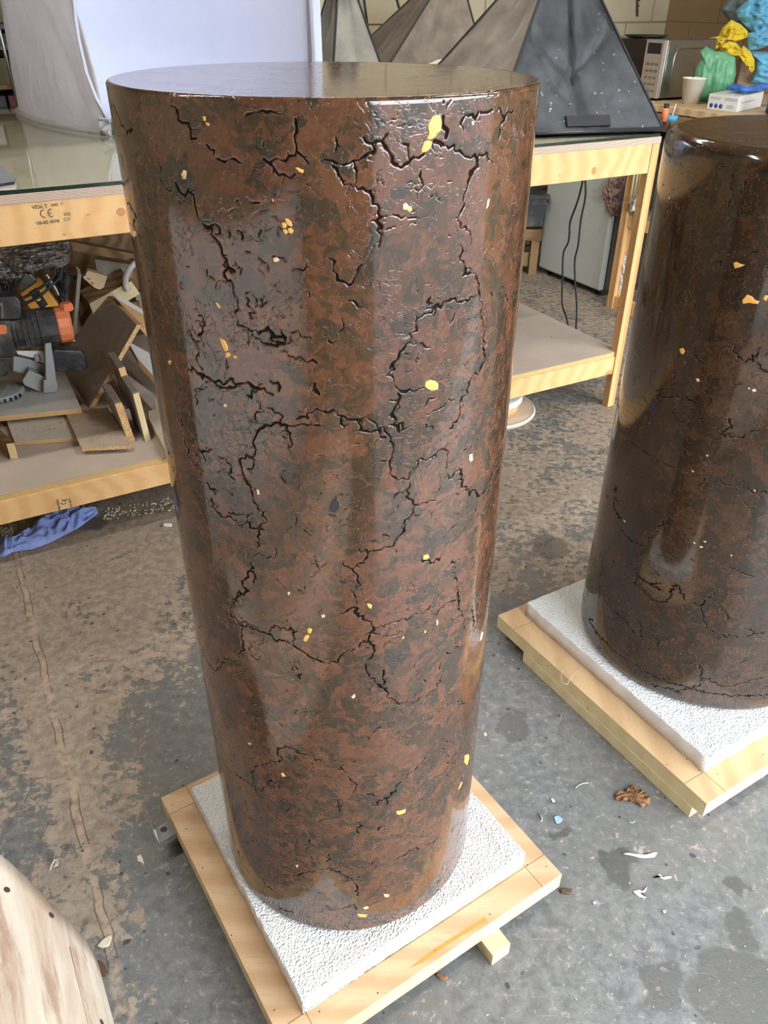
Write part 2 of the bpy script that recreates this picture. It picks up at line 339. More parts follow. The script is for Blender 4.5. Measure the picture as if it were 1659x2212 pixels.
def m_floor():
    m = NT('painted_concrete_floor'); P = m.geo.outputs['Position']; xyz = m.sep(P); x, y = xyz[0], xyz[1]
    w = m.warp(.08, 5, P, 3); w2 = m.warp(.03, 25, P, 3)
    s_ = at(40, 1222, 0); e_ = at(215, 1960, 0); d = (e_-s_)[:2]; d /= np.linalg.norm(d); nrm = np.array([-d[1], d[0]]); off = float(nrm@s_[:2])
    wx = m.sep(m.warp(.025, 9, P, 3))
    seam = m.math('ABSOLUTE', m.math('SUBTRACT', m.math('ADD', m.math('MULTIPLY', wx[0], float(nrm[0])), m.math('MULTIPLY', wx[1], float(nrm[1]))), off))
    big = m.noise(2.2, 4, .6, w); med = m.noise(7.5, 6, .68, w); fine = m.noise(38, 6, .7, w2); tiny = m.noise(160, 4, .7, P)
    far = m.ss(y, 1.15, 2.3, 0, .17); left = m.ss(x, -.42, -.72, 0, .12); near = m.ss(y, .9, .4, 0, .05)
    lane = m.ss(seam, .0, .12, .13, 0)
    bias = m.math('ADD', m.math('ADD', far, left), lane)
    t = m.math('ADD', m.math('MULTIPLY', med, .55), m.math('MULTIPLY', big, .35)); t = m.math('ADD', t, m.math('MULTIPLY', fine, .58)); t = m.math('ADD', t, m.math('MULTIPLY', m.noise(95, 4, .7, P), .22)); t = m.math('ADD', t, bias)
    k = m.ss(t, .965, .995)
    paint = m.mix(m.ss(fine, .3, .7), lin((86, 87, 88)), lin((122, 123, 122)))
    paint = m.mix(m.ss(big, .35, .7, 0, .7), paint, lin((112, 110, 104)))
    paint = m.mix(m.ss(m.noise(60, 5, .75, w2), .56, .66, 0, .55), paint, lin((164, 154, 142)))
    # scuffs
    sc1 = m.noise(14, 3, .6, m.map((1, 14, 1), rot=(0, 0, .6), vec=P)); paint = m.mix(m.ss(sc1, .62, .72, 0, .35), paint, lin((150, 150, 146)))
    tan = m.mix(m.ss(fine, .3, .72), lin((126, 112, 98)), lin((164, 150, 134)))
    tan = m.mix(m.ss(m.noise(24, 6, .75, w), .53, .62, 0, .6), tan, lin((124, 116, 108)))
    c = m.mix(k, paint, tan)
    c = m.mix(m.math('MULTIPLY', m.ss(seam, .002, .018, .75, 0), m.ss(fine, .35, .6)), c, lin((176, 154, 132))); sd = m.math('ABSOLUTE', m.math('SUBTRACT', seam, .009)); c = m.mix(m.math('MULTIPLY', m.ss(sd, .0, .003, .75, 0), m.ss(m.noise(6, 3, .6, P), .42, .55)), c, lin((70, 56, 46)))
    # round worn spots with reddish hearts
    vd = m.vor(9, 'F1', 'Distance', w2); vc = m.sep(m.vor(9, 'F1', 'Color', w2))[0]; pick = m.ss(vc, .70, .72)
    c = m.mix(m.math('MULTIPLY', m.ss(vd, .10, .13, .75, 0), pick), c, lin((160, 138, 120)))
    c = m.mix(m.math('MULTIPLY', m.ss(vd, .035, .06, .8, 0), pick), c, lin((128, 84, 66)))
    # paint chips, specks
    cd_ = m.vor(42, 'F1', 'Distance', w2); cc = m.sep(m.vor(42, 'F1', 'Color', w2))
    c = m.mix(m.math('MULTIPLY', m.ss(cd_, .16, .2, .8, 0), m.ss(cc[0], .86, .87)), c, lin((158, 148, 132)))
    c = m.mix(m.math('MULTIPLY', m.ss(cd_, .18, .22, .8, 0), m.ss(cc[1], .90, .91)), c, lin((44, 46, 44)))
    c = m.mix(m.ss(tiny, .66, .72, 0, .6), c, lin((176, 172, 164)))
    c = m.mix(m.ss(m.noise(120, 4, .8, P), .30, .36, .5, 0), c, lin((50, 46, 42)))
    # damp dark stains
    wet = None
    for (px, py, r) in ((1590, 2140, .095), (1425, 2130, .045), (1255, 1900, .0), (1335, 1870, .04), (1190, 1180, .07), (200, 1130, .05), (1270, 1990, .0), (1600, 2010, .05), (1105, 1570, .05), (1205, 1790, .02), (1240, 1450, .0), (1590, 1910, .03)):
        if r == 0: continue
        q = at(px, py, 0); dd = m.vmath('SUBTRACT', m.warp(.11, 16, P, 4), (float(q[0]), float(q[1]), 0.0)); sx = m.sep(dd)
        rr = m.math('SQRT', m.math('ADD', m.math('MULTIPLY', sx[0], sx[0]), m.math('MULTIPLY', sx[1], sx[1])))
        a = m.ss(rr, r*.75, r*1.0, 1, 0); wet = a if wet is None else m.math('MAXIMUM', wet, a)
    c = m.mix(m.math('MULTIPLY', wet, m.ss(fine, .25, .6, .25, .65)), c, lin((58, 58, 56)))
    h = m.math('ADD', m.math('MULTIPLY', k, .6), m.math('MULTIPLY', fine, .5)); h = m.math('ADD', h, m.ss(seam, .0, .03, .8, 0))
    nb = m.bump(h, .5, .004); nb = m.bump(tiny, .25, .0012, nb)
    r = m.math('SUBTRACT', m.math('ADD', .42, m.math('MULTIPLY', k, .3)), m.math('MULTIPLY', wet, .12))
    return m.fin(c, r, nb, spec=.45)
M['floor'] = m_floor()
def m_wall(name, a, b):
    m = NT(name); n = m.noise(3, 5, .6); n2 = m.noise(45, 4, .6)
    return m.fin(m.mix(n, lin(a), lin(b)), .75, m.bump(n2, .35, .002), spec=.25)
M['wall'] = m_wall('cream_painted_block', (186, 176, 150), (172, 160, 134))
M['wallr'] = m_wall('shaded_painted_block', (150, 128, 98), (134, 112, 84))  # right wall's dimmer light is put into a darker block colour
M['ceil'] = m_wall('white_ceiling', (150, 146, 138), (140, 136, 128))
M['mortar'] = m_wall('painted_mortar', (150, 140, 116), (140, 130, 108))

def m_fabric(name, a, b, specks=0.0, trans=0.0, fold=.5, rough=.85, sheen=.2, sc_=9):
    m = NT(name); n = m.noise(sc_, 5, .6); n2 = m.noise(420, 2)
    c = m.mix(m.ss(n, .3, .7), lin(a), lin(b))
    if specks:
        d = m.vor(34, 'F1', 'Distance', m.warp(.03, 70)); k = m.sep(m.vor(34, 'F1', 'Color', m.warp(.03, 70)))[0]; z = m.sep(m.geo.outputs['Position'])[2]
        a1 = m.math('MULTIPLY', m.ss(d, .10, .17, 1, 0), m.ss(k, .55, .57)); a1 = m.math('MULTIPLY', a1, m.ss(z, 1.42, 1.1, .25, specks))
        c = m.mix(a1, c, lin((170, 176, 180)))
    nb = m.bump(m.noise(5, 4, .55, m.map((1, 1, .35))), fold, .02); nb = m.bump(n2, .2, .0005, nb)
    m.fin(c, rough, nb, spec=.3, sheen=sheen)
    if trans:
        tr = m.n.new('ShaderNodeBsdfTranslucent'); m.l.new(c, tr.inputs['Color']); mx = m.n.new('ShaderNodeMixShader'); mx.inputs[0].default_value = trans
        m.l.new(m.b.outputs[0], mx.inputs[1]); m.l.new(tr.outputs[0], mx.inputs[2]); m.l.new(mx.outputs[0], m.o.inputs[0])
    return m.mat
M['slate'] = m_fabric('slate_softbox_fabric', (52, 54, 57), (76, 79, 82), .85, 0, .4, .55, .1)
M['taupe'] = m_fabric('grey_brown_fabric', (128, 118, 106), (104, 96, 88), 0, 0, .35)
M['dkbrown'] = m_fabric('dark_brown_fabric', (74, 62, 52), (92, 78, 66), 0, 0, .4)
M['greyf'] = m_fabric('silver_grey_fabric', (140, 136, 126), (120, 116, 108), 0, 0, .3)
M['creamf'] = m_fabric('cream_cloth', (214, 206, 184), (196, 186, 160), 0, 0, .2)
M['tent'] = m_fabric('white_tent_fabric', (226, 221, 222), (232, 228, 229), 0, .5, .25)
M['sweep'] = m_fabric('white_backdrop_fabric', (214, 218, 236), (218, 222, 240), 0, .2, .12)
M['piping'] = plain('black_piping', (30, 30, 32), .6)
M['skyblue'] = m_fabric('light_blue_cloth', (112, 180, 208), (90, 156, 190), 0, 0, .4, sc_=20)
M['yellowc'] = m_fabric('yellow_cloth', (232, 204, 48), (208, 176, 36), 0, 0, .4, sc_=20)
M['blueg'] = m_fabric('blue_nitrile', (54, 104, 188), (70, 126, 206), 0, 0, .3, .45, 0, 30)
M['bluep'] = m_fabric('blue_paper_towel', (128, 146, 206), (148, 164, 220), 0, 0, .3, .8, .1, 25)
M['pink'] = m_fabric('dusty_pink_cloth', (150, 122, 112), (124, 98, 90), 0, 0, .5, sc_=20)
M['blackcl'] = m_fabric('black_felt', (34, 36, 42), (46, 48, 54), 0, 0, .4, .9, .3, 60)
M['whitepl'] = m_fabric('white_plastic_bag', (206, 202, 196), (184, 178, 170), 0, 0, .5, .35, 0)
M['green'] = m_fabric('green_plastic_bag', (104, 172, 128), (140, 196, 156), 0, .35, .4, .3, 0, 16)
M['card'] = plain('pinkish_cardboard', (190, 164, 142), .8, .05, 6)
M['cup'] = plain('white_paper_cup', (226, 222, 208), .5, .03, 6)
M['blueink'] = plain('blue_ink', (38, 72, 152), .5, .03)
M['greyink'] = plain('grey_blue_ink', (158, 166, 184), .5, .03)
M['leaf'] = plain('dry_brown_leaf', (132, 92, 58), .65, .3, 90, .6, .002)
M['flake'] = plain('pale_blue_paint_flake', (140, 172, 186), .5, .06, 60)
M['paleflake'] = plain('cream_paint_flake', (206, 196, 172), .6, .1, 60)
M['brownbit'] = plain('brown_seed_pod', (84, 62, 40), .6, .2, 90)
M['clearpl'] = plain('clear_plastic_scrap', (196, 186, 178), .2, .05, 60)
def m_glass():
    m = NT('thick_clear_glass'); fr = m.n.new('ShaderNodeFresnel'); fr.inputs['IOR'].default_value = 1.6
    g = m.n.new('ShaderNodeBsdfGlossy'); g.inputs['Roughness'].default_value = .03; t = m.n.new('ShaderNodeBsdfTransparent'); t.inputs['Color'].default_value = (.94, .95, .91, 1)
    mx = m.n.new('ShaderNodeMixShader'); m.put(mx.inputs[0], m.math('MULTIPLY', fr.outputs[0], m.math('SUBTRACT', 1.0, m.geo.outputs['Backfacing']))); m.l.new(t.outputs[0], mx.inputs[1]); m.l.new(g.outputs[0], mx.inputs[2]); m.l.new(mx.outputs[0], m.o.inputs[0])
    return m.mat
M['glass'] = m_glass()
M['glassedge'] = plain('dark_green_glass_edge', (34, 46, 38), .15, .3, 20, 0)
M['glassbot'] = plain('grey_green_painted_table_top', (206, 198, 180), .6, .06, 3)
def m_tubem():
    m = NT('pale_marbled_tube_wall'); v = m.map((1.3, 7, 7), vec=m.map(rot=(0, 0, math.radians(-120)))); w = m.warp(.6, 1.5, v)
    n = m.noise(1.6, 6, .65, w); n2 = m.noise(5, 5, .7, v); n3 = m.noise(60, 3)
    c = m.mix(m.ss(n, .38, .62), lin((206, 194, 176)), lin((176, 152, 132))); c = m.mix(m.ss(n2, .5, .66, 0, .65), c, lin((148, 116, 96)))
    c = m.mix(m.ss(n, .6, .72, 0, .7), c, lin((222, 218, 208)))
    return m.fin(c, .45, m.bump(n3, .15, .0006), spec=.4)
M['tube'] = m_tubem()
def m_bubble():
    m = NT('dusty_bubble_wrap'); d = m.vor(60, 'F1', 'Distance'); n = m.noise(8, 4, .6)
    c = m.mix(n, lin((92, 84, 78)), lin((140, 132, 126)))
    m.fin(c, .12, m.bump(d, .9, .009), spec=.9); return m.mat
M['bubble'] = m_bubble()

# ---------------------------------------------------------------- structure: room shell
f = MB(); f.add([W(-9, -3.26, 0), W(9, -3.26, 0), W(9, 2.6, 0), W(-9, 2.6, 0)], [(0, 1, 2, 3)]); struct('floor', f, M['floor'], base=(0, 0, 0))
f = MB(); f.add([W(-60, -90, -.01), W(60, -90, -.01), W(60, -3.26, -.01), W(-60, -3.26, -.01)], [(0, 1, 2, 3)]); struct('driveway', f, plain('dark_asphalt', (74, 74, 74), .85, .2, 20, .4, .004))
UL, UR, VF, VB, HZ = -4.6, 2.30, -3.1, 2.30, 3.0
DO0, DO1 = -2.1, 2.25
def wallbox(a, b, z0, z1, th):                       # a,b uv corners; th uv offset outward
    p = [W(a[0], a[1], z0), W(b[0], b[1], z0), W(b[0]+th[0], b[1]+th[1], z0), W(a[0]+th[0], a[1]+th[1], z0)]
    q = [np.array([k[0], k[1], z1]) for k in p]; return p, q
def blockwall(name, a, b, th, mat, rows, joint=.011):
    a = np.array(a); b = np.array(b); d = b-a; L = np.linalg.norm(d); d = d/L; th = np.array(th); tn = th/np.linalg.norm(th)
    p, q = wallbox(a, b, 0, HZ, th); back = MB().hexa(p, q); root = struct(name, back, M['mortar'])
    bl, bh, dep = .44, .215, .006
    far = MB(); cnt = 0; protos = {}
    zr0 = .95
    for r in range(14):
        z0 = r*(bh+joint)+.02; z1 = z0+bh
        if z1 > HZ: break
        x = -(bl/2 if r % 2 else 0)
        while x < L:
            x0 = max(x, 0.0); x1 = min(x+bl, L)
            if x1-x0 > .05:
                inview = rows[0] <= z1 and z0 <= rows[1] and rows[2] <= x1 and x0 <= rows[3]
                A = a+d*x0; B = a+d*x1; cs = -tn*dep
                bb = [W(A[0]+cs[0], A[1]+cs[1], z0), W(B[0]+cs[0], B[1]+cs[1], z0), W(B[0], B[1], z0), W(A[0], A[1], z0)]
                tt = [np.array([k[0], k[1], z1]) for k in bb]
                if inview:
                    o = MB().hexa(bb, tt).build('block', mat, root)
                else: far.hexa(bb, tt)
            x += bl+joint
    o = far.build('distant_blocks', mat, root); o['kind'] = 'stuff'
    return root
blockwall('wall_back', (UL, VB), (UR, VB), (0, .15), M['wall'], (1.0, 1.75, 1.2, 7.2))
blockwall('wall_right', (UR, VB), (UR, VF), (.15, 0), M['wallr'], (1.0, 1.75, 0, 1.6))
p, q = wallbox((UL, VF), (UL, VB), 0, HZ, (-.15, 0)); struct('wall_left', MB().hexa(p, q), M['wall'])
p, q = wallbox((UL, VF), (DO0, VF), 0, HZ, (0, -.15)); wf = MB().hexa(p, q)
p, q = wallbox((DO1, VF), (UR, VF), 0, HZ, (0, -.15)); wf.hexa(p, q)
p, q = wallbox((DO0, VF), (DO1, VF), 2.75, HZ, (0, -.15)); wf.hexa(p, q); struct('wall_front', wf, M['wall'])
struct('ceiling', MB().hexa([W(UL, VF, HZ), W(UR, VF, HZ), W(UR, VB, HZ), W(UL, VB, HZ)], [W(UL, VF, HZ+.1), W(UR, VF, HZ+.1), W(UR, VB, HZ+.1), W(UL, VB, HZ+.1)]), M['ceil'])

LAMPS = [(-.3, -1.5, 1.5), (-.3, .9, 1.5), (-3.2, -.6, 1.5)]  # out-of-frame lamps added to lift the ambient light, suggested by rim glints
for (U, V, L), wh in zip(LAMPS, ('between the door and the workbench', 'above the right end of the workbench', 'above the left side of the room')):
    lt = thing('added_ceiling_light', W(U, V, HZ-.06), 'unseen white batten lamp added on the ceiling '+wh, 'ceiling light', 'added ceiling batten lamps')
    MB().hexa([W(U-L/2, V-.04, HZ-.055), W(U+L/2, V-.04, HZ-.055), W(U+L/2, V+.04, HZ-.055), W(U-L/2, V+.04, HZ-.055)], [W(U-L/2, V-.04, HZ-.001), W(U+L/2, V-.04, HZ-.001), W(U+L/2, V+.04, HZ-.001), W(U-L/2, V+.04, HZ-.001)]).build('lamp_housing', M['lampwhite'], lt)
    la = bpy.data.lights.new('added_batten_lamp', 'AREA'); la.shape = 'RECTANGLE'; la.size = L; la.size_y = .07; la.energy = 42; la.color = (1.0, .94, .86)
    lo = bpy.data.objects.new('added_batten_lamp', la); COL.objects.link(lo); lo.parent = lt; lo.location = (0, 0, -.003); lo.rotation_euler = (0, 0, UA)

# ---------------------------------------------------------------- the polished stone pedestals: real cracks cut into the surface
def hit(px, py, C, R):
    d = ray(px, py); d = d/np.linalg.norm(d); a = d[0]**2+d[1]**2; b = -(d[0]*C[0]+d[1]*C[1]); c = C[0]**2+C[1]**2-R*R; D = b*b-a*c
    if D < 0: return None
    t = (-b-math.sqrt(D))/a; P = CAM+d*t; return P, math.atan2(P[1]-C[1], P[0]-C[0])
def zoomed(ox, oy, k, txt):                          # crack paths noted in enlarged crops of the photograph: "x,y x,y ...; ..." -> pixels
    out = []
    for w, s in txt:
        for part in s.split(';'):
            pts = [tuple(float(v) for v in p.split(',')) for p in part.split()]
            if len(pts) > 1: out.append((w, [(ox+x/k, oy+y/k) for x, y in pts]))
    return out
CRK = []
CRK += zoomed(230, 200, 3.53, [
 (1.7, '480,95 520,110 545,155 540,210 580,235 640,290 690,350; 760,395 820,440 850,510 900,530 980,510 1020,540'),
 (1.2, '385,380 390,500 405,620 430,700 460,740 530,750; 280,760 300,880 360,1010 390,1110; 400,130 430,150 410,200 290,240'),
 (2.2, '525,690 545,735 600,790 660,780 670,850 685,910 730,980 800,1080 860,1150 880,1230 915,1280 930,1330 970,1360'),
 (1.8, '915,1270 890,1310 900,1400 950,1440 965,1510 1000,1590 985,1700 1040,1780 1080,1800 1160,1840'),
 (1.6, '760,1030 830,1000 860,1030 830,1080; 900,1030 940,1070 935,1100; 1000,1050 1040,1100 1030,1130'),
 (2.6, '1160,1840 1230,1790 1260,1860 1360,1870 1300,1930 1220,1920 1160,1870; 1250,1820 1270,1900'),
 (1.5, '1300,1740 1330,1810 1370,1870; 1340,1970 1390,2010 1500,2040 1600,2060; 1370,1820 1480,1860 1590,1930'),
 (2.4, '1200,510 1240,540 1300,500 1390,485; 1390,485 1440,480 1450,420 1445,250 1440,200; 1450,450 1500,490 1540,540'),
 (2.8, '1240,540 1290,600 1350,620 1400,655 1440,620'),
 (1.3, '860,920 950,900 990,880 1000,820; 760,1350 770,1400 830,1430; 1060,1210 1100,1220; 1070,800 1110,850 1170,840; 1250,820 1300,860'),
 (1.1, '830,1500 870,1430 930,1440; 1060,1530 1100,1640 1140,1680 1100,1760; 1140,1680 1220,1600; 1060,1530 1110,1520 1150,1580 1130,1620; 980,1290 1030,1340 1020,1380; 1160,1340 1200,1380'),
 (1.8, '50,100 80,160 110,250 200,300; 170,830 200,900 230,960 200,1000 215,1070'),
 (1.6, '610,1800 650,1880 700,1950 690,2050 730,2110; 700,1700 740,1740 700,1850; 590,1500 560,1450; 1050,190 1130,150 1250,140 1340,170'),
 (1.4, '1510,1490 1550,1560 1600,1590; 1420,1350 1500,1360 1560,1330 1640,1320; 1200,370 1210,440; 1180,1050 1160,1080'),
])
CRK += zoomed(700, 200, 3.53, [
 (2.4, '0,510 60,520 130,560 220,520 300,490 380,450 390,430; 300,340 360,390 440,370 470,330 490,310'),
 (3.6, '440,370 470,420 520,490 550,550'), (2.2, '550,550 650,530 680,490 760,470; 600,390 640,450 650,510'),
 (2.2, '220,520 250,600 230,700 260,740 350,760 370,850 420,880 430,950 400,1050 430,1130 415,1180; 60,560 120,640 220,720'),
 (3.4, '910,180 910,260 930,340; 840,370 880,380 915,400'), (1.4, '970,60 930,150; 910,30 912,75'),
 (2.2, '1180,150 1080,170 1040,240 1060,320; 1200,150 1290,130; 1320,150 1400,160 1450,140; 930,400 1000,450 1060,470 1120,500 1170,510 1250,460 1290,530; 1390,170 1350,300 1340,400'),
 (4.2, '1170,510 1140,590 1100,680'), (1.8, '1100,680 1070,780 1070,860 1035,930 1045,1000 1090,1050 1130,1120 1110,1180'),
 (2.1, '1030,1160 1040,1280 1080,1340 1060,1400 1160,1380 1180,1500 1190,1590 1210,1640 1200,1700 1230,1790 1220,1900 1230,2050 1190,2118'),
 (2.2, '500,2110 540,2050 600,1960 660,1900 700,1750 760,1690 840,1640 930,1590 1040,1590 1160,1550'),
 (2.0, '810,1560 820,1640 870,1620; 930,1580 970,1640 1000,1680; 850,1640 840,1700; 1000,1680 960,1770'),
 (2.6, '40,1260 70,1360 140,1440 190,1470 230,1410 290,1310'),
 (1.8, '130,1640 150,1760 130,1860 60,1910 0,1850; 640,1900 720,1910 810,1940; 180,1590 240,1600 300,1630; 90,340 100,400 80,460'),
 (2.0, '1270,1480 1290,1550; 1340,1560 1440,1570 1490,1400; 720,2000 740,2040; 620,1990 650,2040'),
 (1.3, '630,690 720,750 740,600; 780,770 850,780 880,830; 520,930 590,960 700,950 770,940 860,970; 940,1060 980,1090; 370,1190 340,1250; 700,1000 640,1010'),
])
CRK += zoomed(300, 780, 3.95, [
 (2.4, '410,90 480,80 540,150 550,120 600,150 640,180 760,170 880,190 960,210 1040,240 1070,230 1150,290; 640,180 700,230 830,220'),
 (1.6, '920,290 1000,270 1040,240; 480,250 470,300 490,370; 480,240 580,220; 1010,340 1070,430 990,450 990,500 1050,540; 1100,400 1190,440 1200,510'),
 (2.2, '1200,510 1260,550 1310,560 1380,540 1500,550 1560,560; 1260,550 1290,620 1290,740'),
 (2.8, '1240,540 1150,530 1080,545 1030,580 990,650 980,720 990,790 950,820'),
 (2.2, '950,820 860,840 870,900 890,970 910,1020 950,1070 970,1160 1010,1230 1080,1340 1100,1380; 950,820 980,880 930,920'),
 (1.9, '1100,1380 1030,1400 1020,1450 1030,1530 1010,1590; 1020,1430 980,1430 920,1370 880,1400 800,1360 760,1320 700,1330 650,1270 620,1170'),
 (1.6, '760,1290 830,1320 890,1310; 920,1370 930,1320 970,1300; 980,1680 1020,1630 1100,1690 1160,1670 1160,1600; 740,1100 800,1150 830,1080'),
 (2.4, '965,1720 945,1790 990,1830 980,1890; 945,1790 910,1850 880,1920 930,1960 860,1970 830,2040 780,2054'),
 (1.8, '420,750 540,780 620,760; 540,780 570,850; 580,1040 630,1100 670,1110; 680,820 780,880 760,960 820,1020; 370,430 360,550 400,720 450,850 500,880; 370,430 430,420 480,520'),
 (3.2, '1500,190 1540,290 1500,250'), (2.2, '1340,500 1440,490 1480,440 1560,430 1650,420; 1120,170 1200,220 1190,260'),
])
CRK += zoomed(700, 780, 3.95, [
 (2.8, '0,430 80,420 150,470 230,500 310,500 390,500; 150,470 170,560; 310,500 310,590 360,600 440,590'),
 (2.0, '390,500 450,540 540,620 570,650'), (2.6, '570,650 590,740 580,800 560,900'), (1.6, '560,900 560,960 640,1020 720,1010; 360,910 440,870 530,850'),
 (2.4, '600,0 560,90 540,120 600,180 620,230 700,260 760,260 850,230'),
 (3.6, '630,280 640,340 600,400 600,480 630,560 640,600'), (2.0, '630,540 710,570 740,550; 440,590 520,650'),
 (1.9, '1380,0 1330,80 1240,180 1230,270 1170,330 1160,420 1130,520 1070,580; 880,460 960,420 1040,360 1110,330; 820,420 880,350 950,310'),
 (2.2, '1060,700 1020,750 900,830 800,850 760,930 720,1010 730,1080 700,1160 780,1230 760,1290 690,1360 660,1480 600,1550 560,1590 450,1620 370,1640 300,1610'),
 (1.8, '780,1230 880,1210 960,1180 1000,1200; 1020,750 1060,830 1040,930 1070,1010 1160,920; 590,1180 640,1120 690,1110'),
 (2.4, '1160,920 1180,1040 1210,1110 1280,1100 1310,1150 1390,1080 1450,930 1490,740 1520,680'),
 (2.0, '370,1640 340,1730 240,1780 160,1730; 240,1780 290,1890 250,1970 280,2020; 830,1700 910,1730 980,1700 1000,1650; 1090,1700 1120,1820 1130,1950 1160,2054'),
 (1.4, '1300,1200 1270,1330 1180,1450; 400,1550 500,1540 560,1500; 1060,1540 1030,1610; 870,540 930,560 960,600'),
])
CRK += zoomed(400, 1280, 4.609, [
 (2.2, '530,0 510,60 460,150 450,220 510,270 570,330 650,350 710,370 790,400 840,410 880,470 960,480 1080,530 1150,580 1230,640 1300,670 1370,700 1510,700'),
 (1.8, '830,390 850,350 920,340 1020,380 1120,390 1080,440 1080,520; 570,330 560,400 570,580 530,610 540,670 480,690 410,660 370,720 300,780 220,680'),
 (1.5, '470,720 500,820 530,890 540,930; 530,860 640,870; 560,700 640,770; 1120,680 1140,720; 1100,740 1120,780; 600,1180 650,1240 720,1250; 770,1300 800,1330; 930,1300 970,1330'),
 (3.0, '1150,815 1140,860'), (2.0, '650,1790 720,1720 800,1700 930,1680 960,1670 920,1600 930,1550 1000,1530 1080,1560 1150,1610 1250,1630 1350,1670 1390,1730 1560,1750; 940,1660 930,1700'),
 (2.0, '650,1790 680,1880 700,1950 760,1980 820,1920 830,1880 920,1880 930,1950; 660,1930 590,1860 510,1820; 700,1950 720,2010 780,2040'),
 (1.6, '820,1940 880,2020 950,2080 1040,2120 1020,2180; 1060,1990 1130,2000 1230,2000; 1110,2080 1190,2100; 780,2060 820,2130'),
])
CRK += zoomed(720, 1280, 4.609, [
 (3.2, '130,190 200,150 240,220 290,270 380,300 400,350 370,400'), (2.0, '40,240 130,190; 370,400 350,470 260,540 180,590 100,620 50,670 0,700; 180,0 220,60 240,120'),
 (1.5, '400,360 500,350 600,300 760,260 880,210 950,170 960,130; 380,400 490,450 600,430 690,390; 1000,220 1130,100 1220,80'),
 (2.0, '350,480 400,560 390,640 310,690 330,780 370,860'), (3.4, '450,920 510,960 530,1040; 500,780 500,920'), (2.2, '370,860 450,920; 530,1040 470,1070'),
 (1.6, '530,1040 640,1100 800,1090 880,1040; 1080,830 1030,960 930,1040; 1220,480 1240,560; 800,1060 820,1020'),
 (2.8, '1080,700 1070,770; 1130,600 1170,610; 1230,0 1250,120'), (2.0, '1250,120 1300,250 1300,380; 1380,130 1390,270 1410,350; 1350,250 1330,320; 1430,340 1460,270; 1290,1100 1160,1240 1140,1300; 1240,1080 1310,1100'),
 (1.6, '1070,1460 1100,1490 1190,1500; 1080,1560 1140,1620 1150,1700; 370,1420 430,1360 460,1340; 820,1310 860,1270; 900,870 930,900'),
 (2.0, '920,1640 860,1720 760,1800 680,1870 620,1940'), (3.4, '620,1960 540,2050 450,2070 410,2120; 530,2040 530,2110'),
 (1.8, '40,1750 120,1790 170,1870 240,1920 200,2000; 330,2000 440,2030; 0,2060 80,2120 60,2160; 1400,1800 1330,1960'),
])
CRK += zoomed(440, 1740, 2.676, [
 (1.8, '420,390 550,400 640,370 720,360'), (2.4, '720,360 790,390 860,430 890,470 890,520; 790,440 860,430; 540,400 640,375'),
 (2.0, '350,440 400,490; 430,595 480,610 520,620; 780,600 870,570 880,600; 1410,360 1350,450; 250,150 310,200; 620,180 590,250; 720,280 720,330; 900,90 895,160'),
 (2.4, '1100,320 1150,290 1200,260 1340,200 1360,170; 970,340 990,320; 1030,120 1010,140'), (1.4, '420,390 430,430; 1240,260 1180,310; 640,100 680,80 760,60 800,20; 870,710 910,700; 760,250 880,290')])
CRK2 = zoomed(1230, 900, 3.16, [
 (2.4, '470,1090 450,1130 520,1210 560,1250 640,1270 690,1230 690,1180 730,1150 760,1190 800,1260; 440,1040 470,1090 540,1140 620,1140; 620,1180 540,1140'),
 (1.8, '1000,1200 920,1260 900,1310 920,1400 950,1450 1010,1490 1120,1500 1180,1510 1270,1480 1230,1450; 1060,1340 1080,1390; 840,1280 900,1290; 1270,1480 1356,1470'),
 (1.8, '480,1400 480,1460 500,1520 520,1580 600,1590 600,1510 640,1500 700,1570 710,1610; 770,1600 860,1640 880,1680 910,1710 890,1780 940,1790 1040,1840 1110,1840 1230,1800 1356,1770; 1170,1680 1200,1660'),
 (1.6, '550,1820 620,1840 740,1870 840,1850 900,1820; 740,1870 750,1890; 600,730 600,760 680,680 710,700 690,790; 610,780 540,830; 730,750 790,830; 470,600 500,660'),
 (1.5, '310,550 340,580; 310,550 300,610 350,700; 350,770 380,810 450,860 520,880 550,800; 1150,410 1240,510 1330,560; 1000,130 1110,110; 1090,130 1180,150 1270,90; 940,350 920,440 870,470; 1140,1050 1190,1070 1260,1100; 1080,1030 1140,1050; 990,420 1000,440'),
 (2.0, '110,1200 110,1300 130,1380 160,1390; 240,290 245,360; 160,800 210,870; 880,1720 890,1700; 300,500 330,480; 1310,1740 1356,1720; 440,1480 370,1380 300,1320; 1180,580 1260,640')])
CRK2 += zoomed(1230, 240, 2.911, [
 (1.6, '1050,370 1020,400 1020,520 1000,600; 1100,440 1100,500; 1080,600 1080,660; 1150,400 1200,410 1240,390; 690,640 690,760; 740,720 800,820; 920,920 980,1000; 1100,910 1180,880; 780,1130 790,1260'),
 (1.8, '1040,1480 1060,1550 1120,1570 1180,1530 1190,1490; 1180,1580 1200,1620 1249,1640; 920,1400 930,1430; 790,1400 770,1480 800,1550 850,1600; 600,1750 650,1720 670,1620; 580,1800 700,1790 800,1840; 850,1930 700,1960 640,1890; 980,1900 1020,1990 950,2010; 1030,1720 1090,1710'),
 (1.3, '840,260 870,270; 980,290 990,320; 830,900 820,940; 720,1530 725,1600; 510,1080 530,1090; 330,1900 320,2000 345,2040'),
])
SEEDX = 7
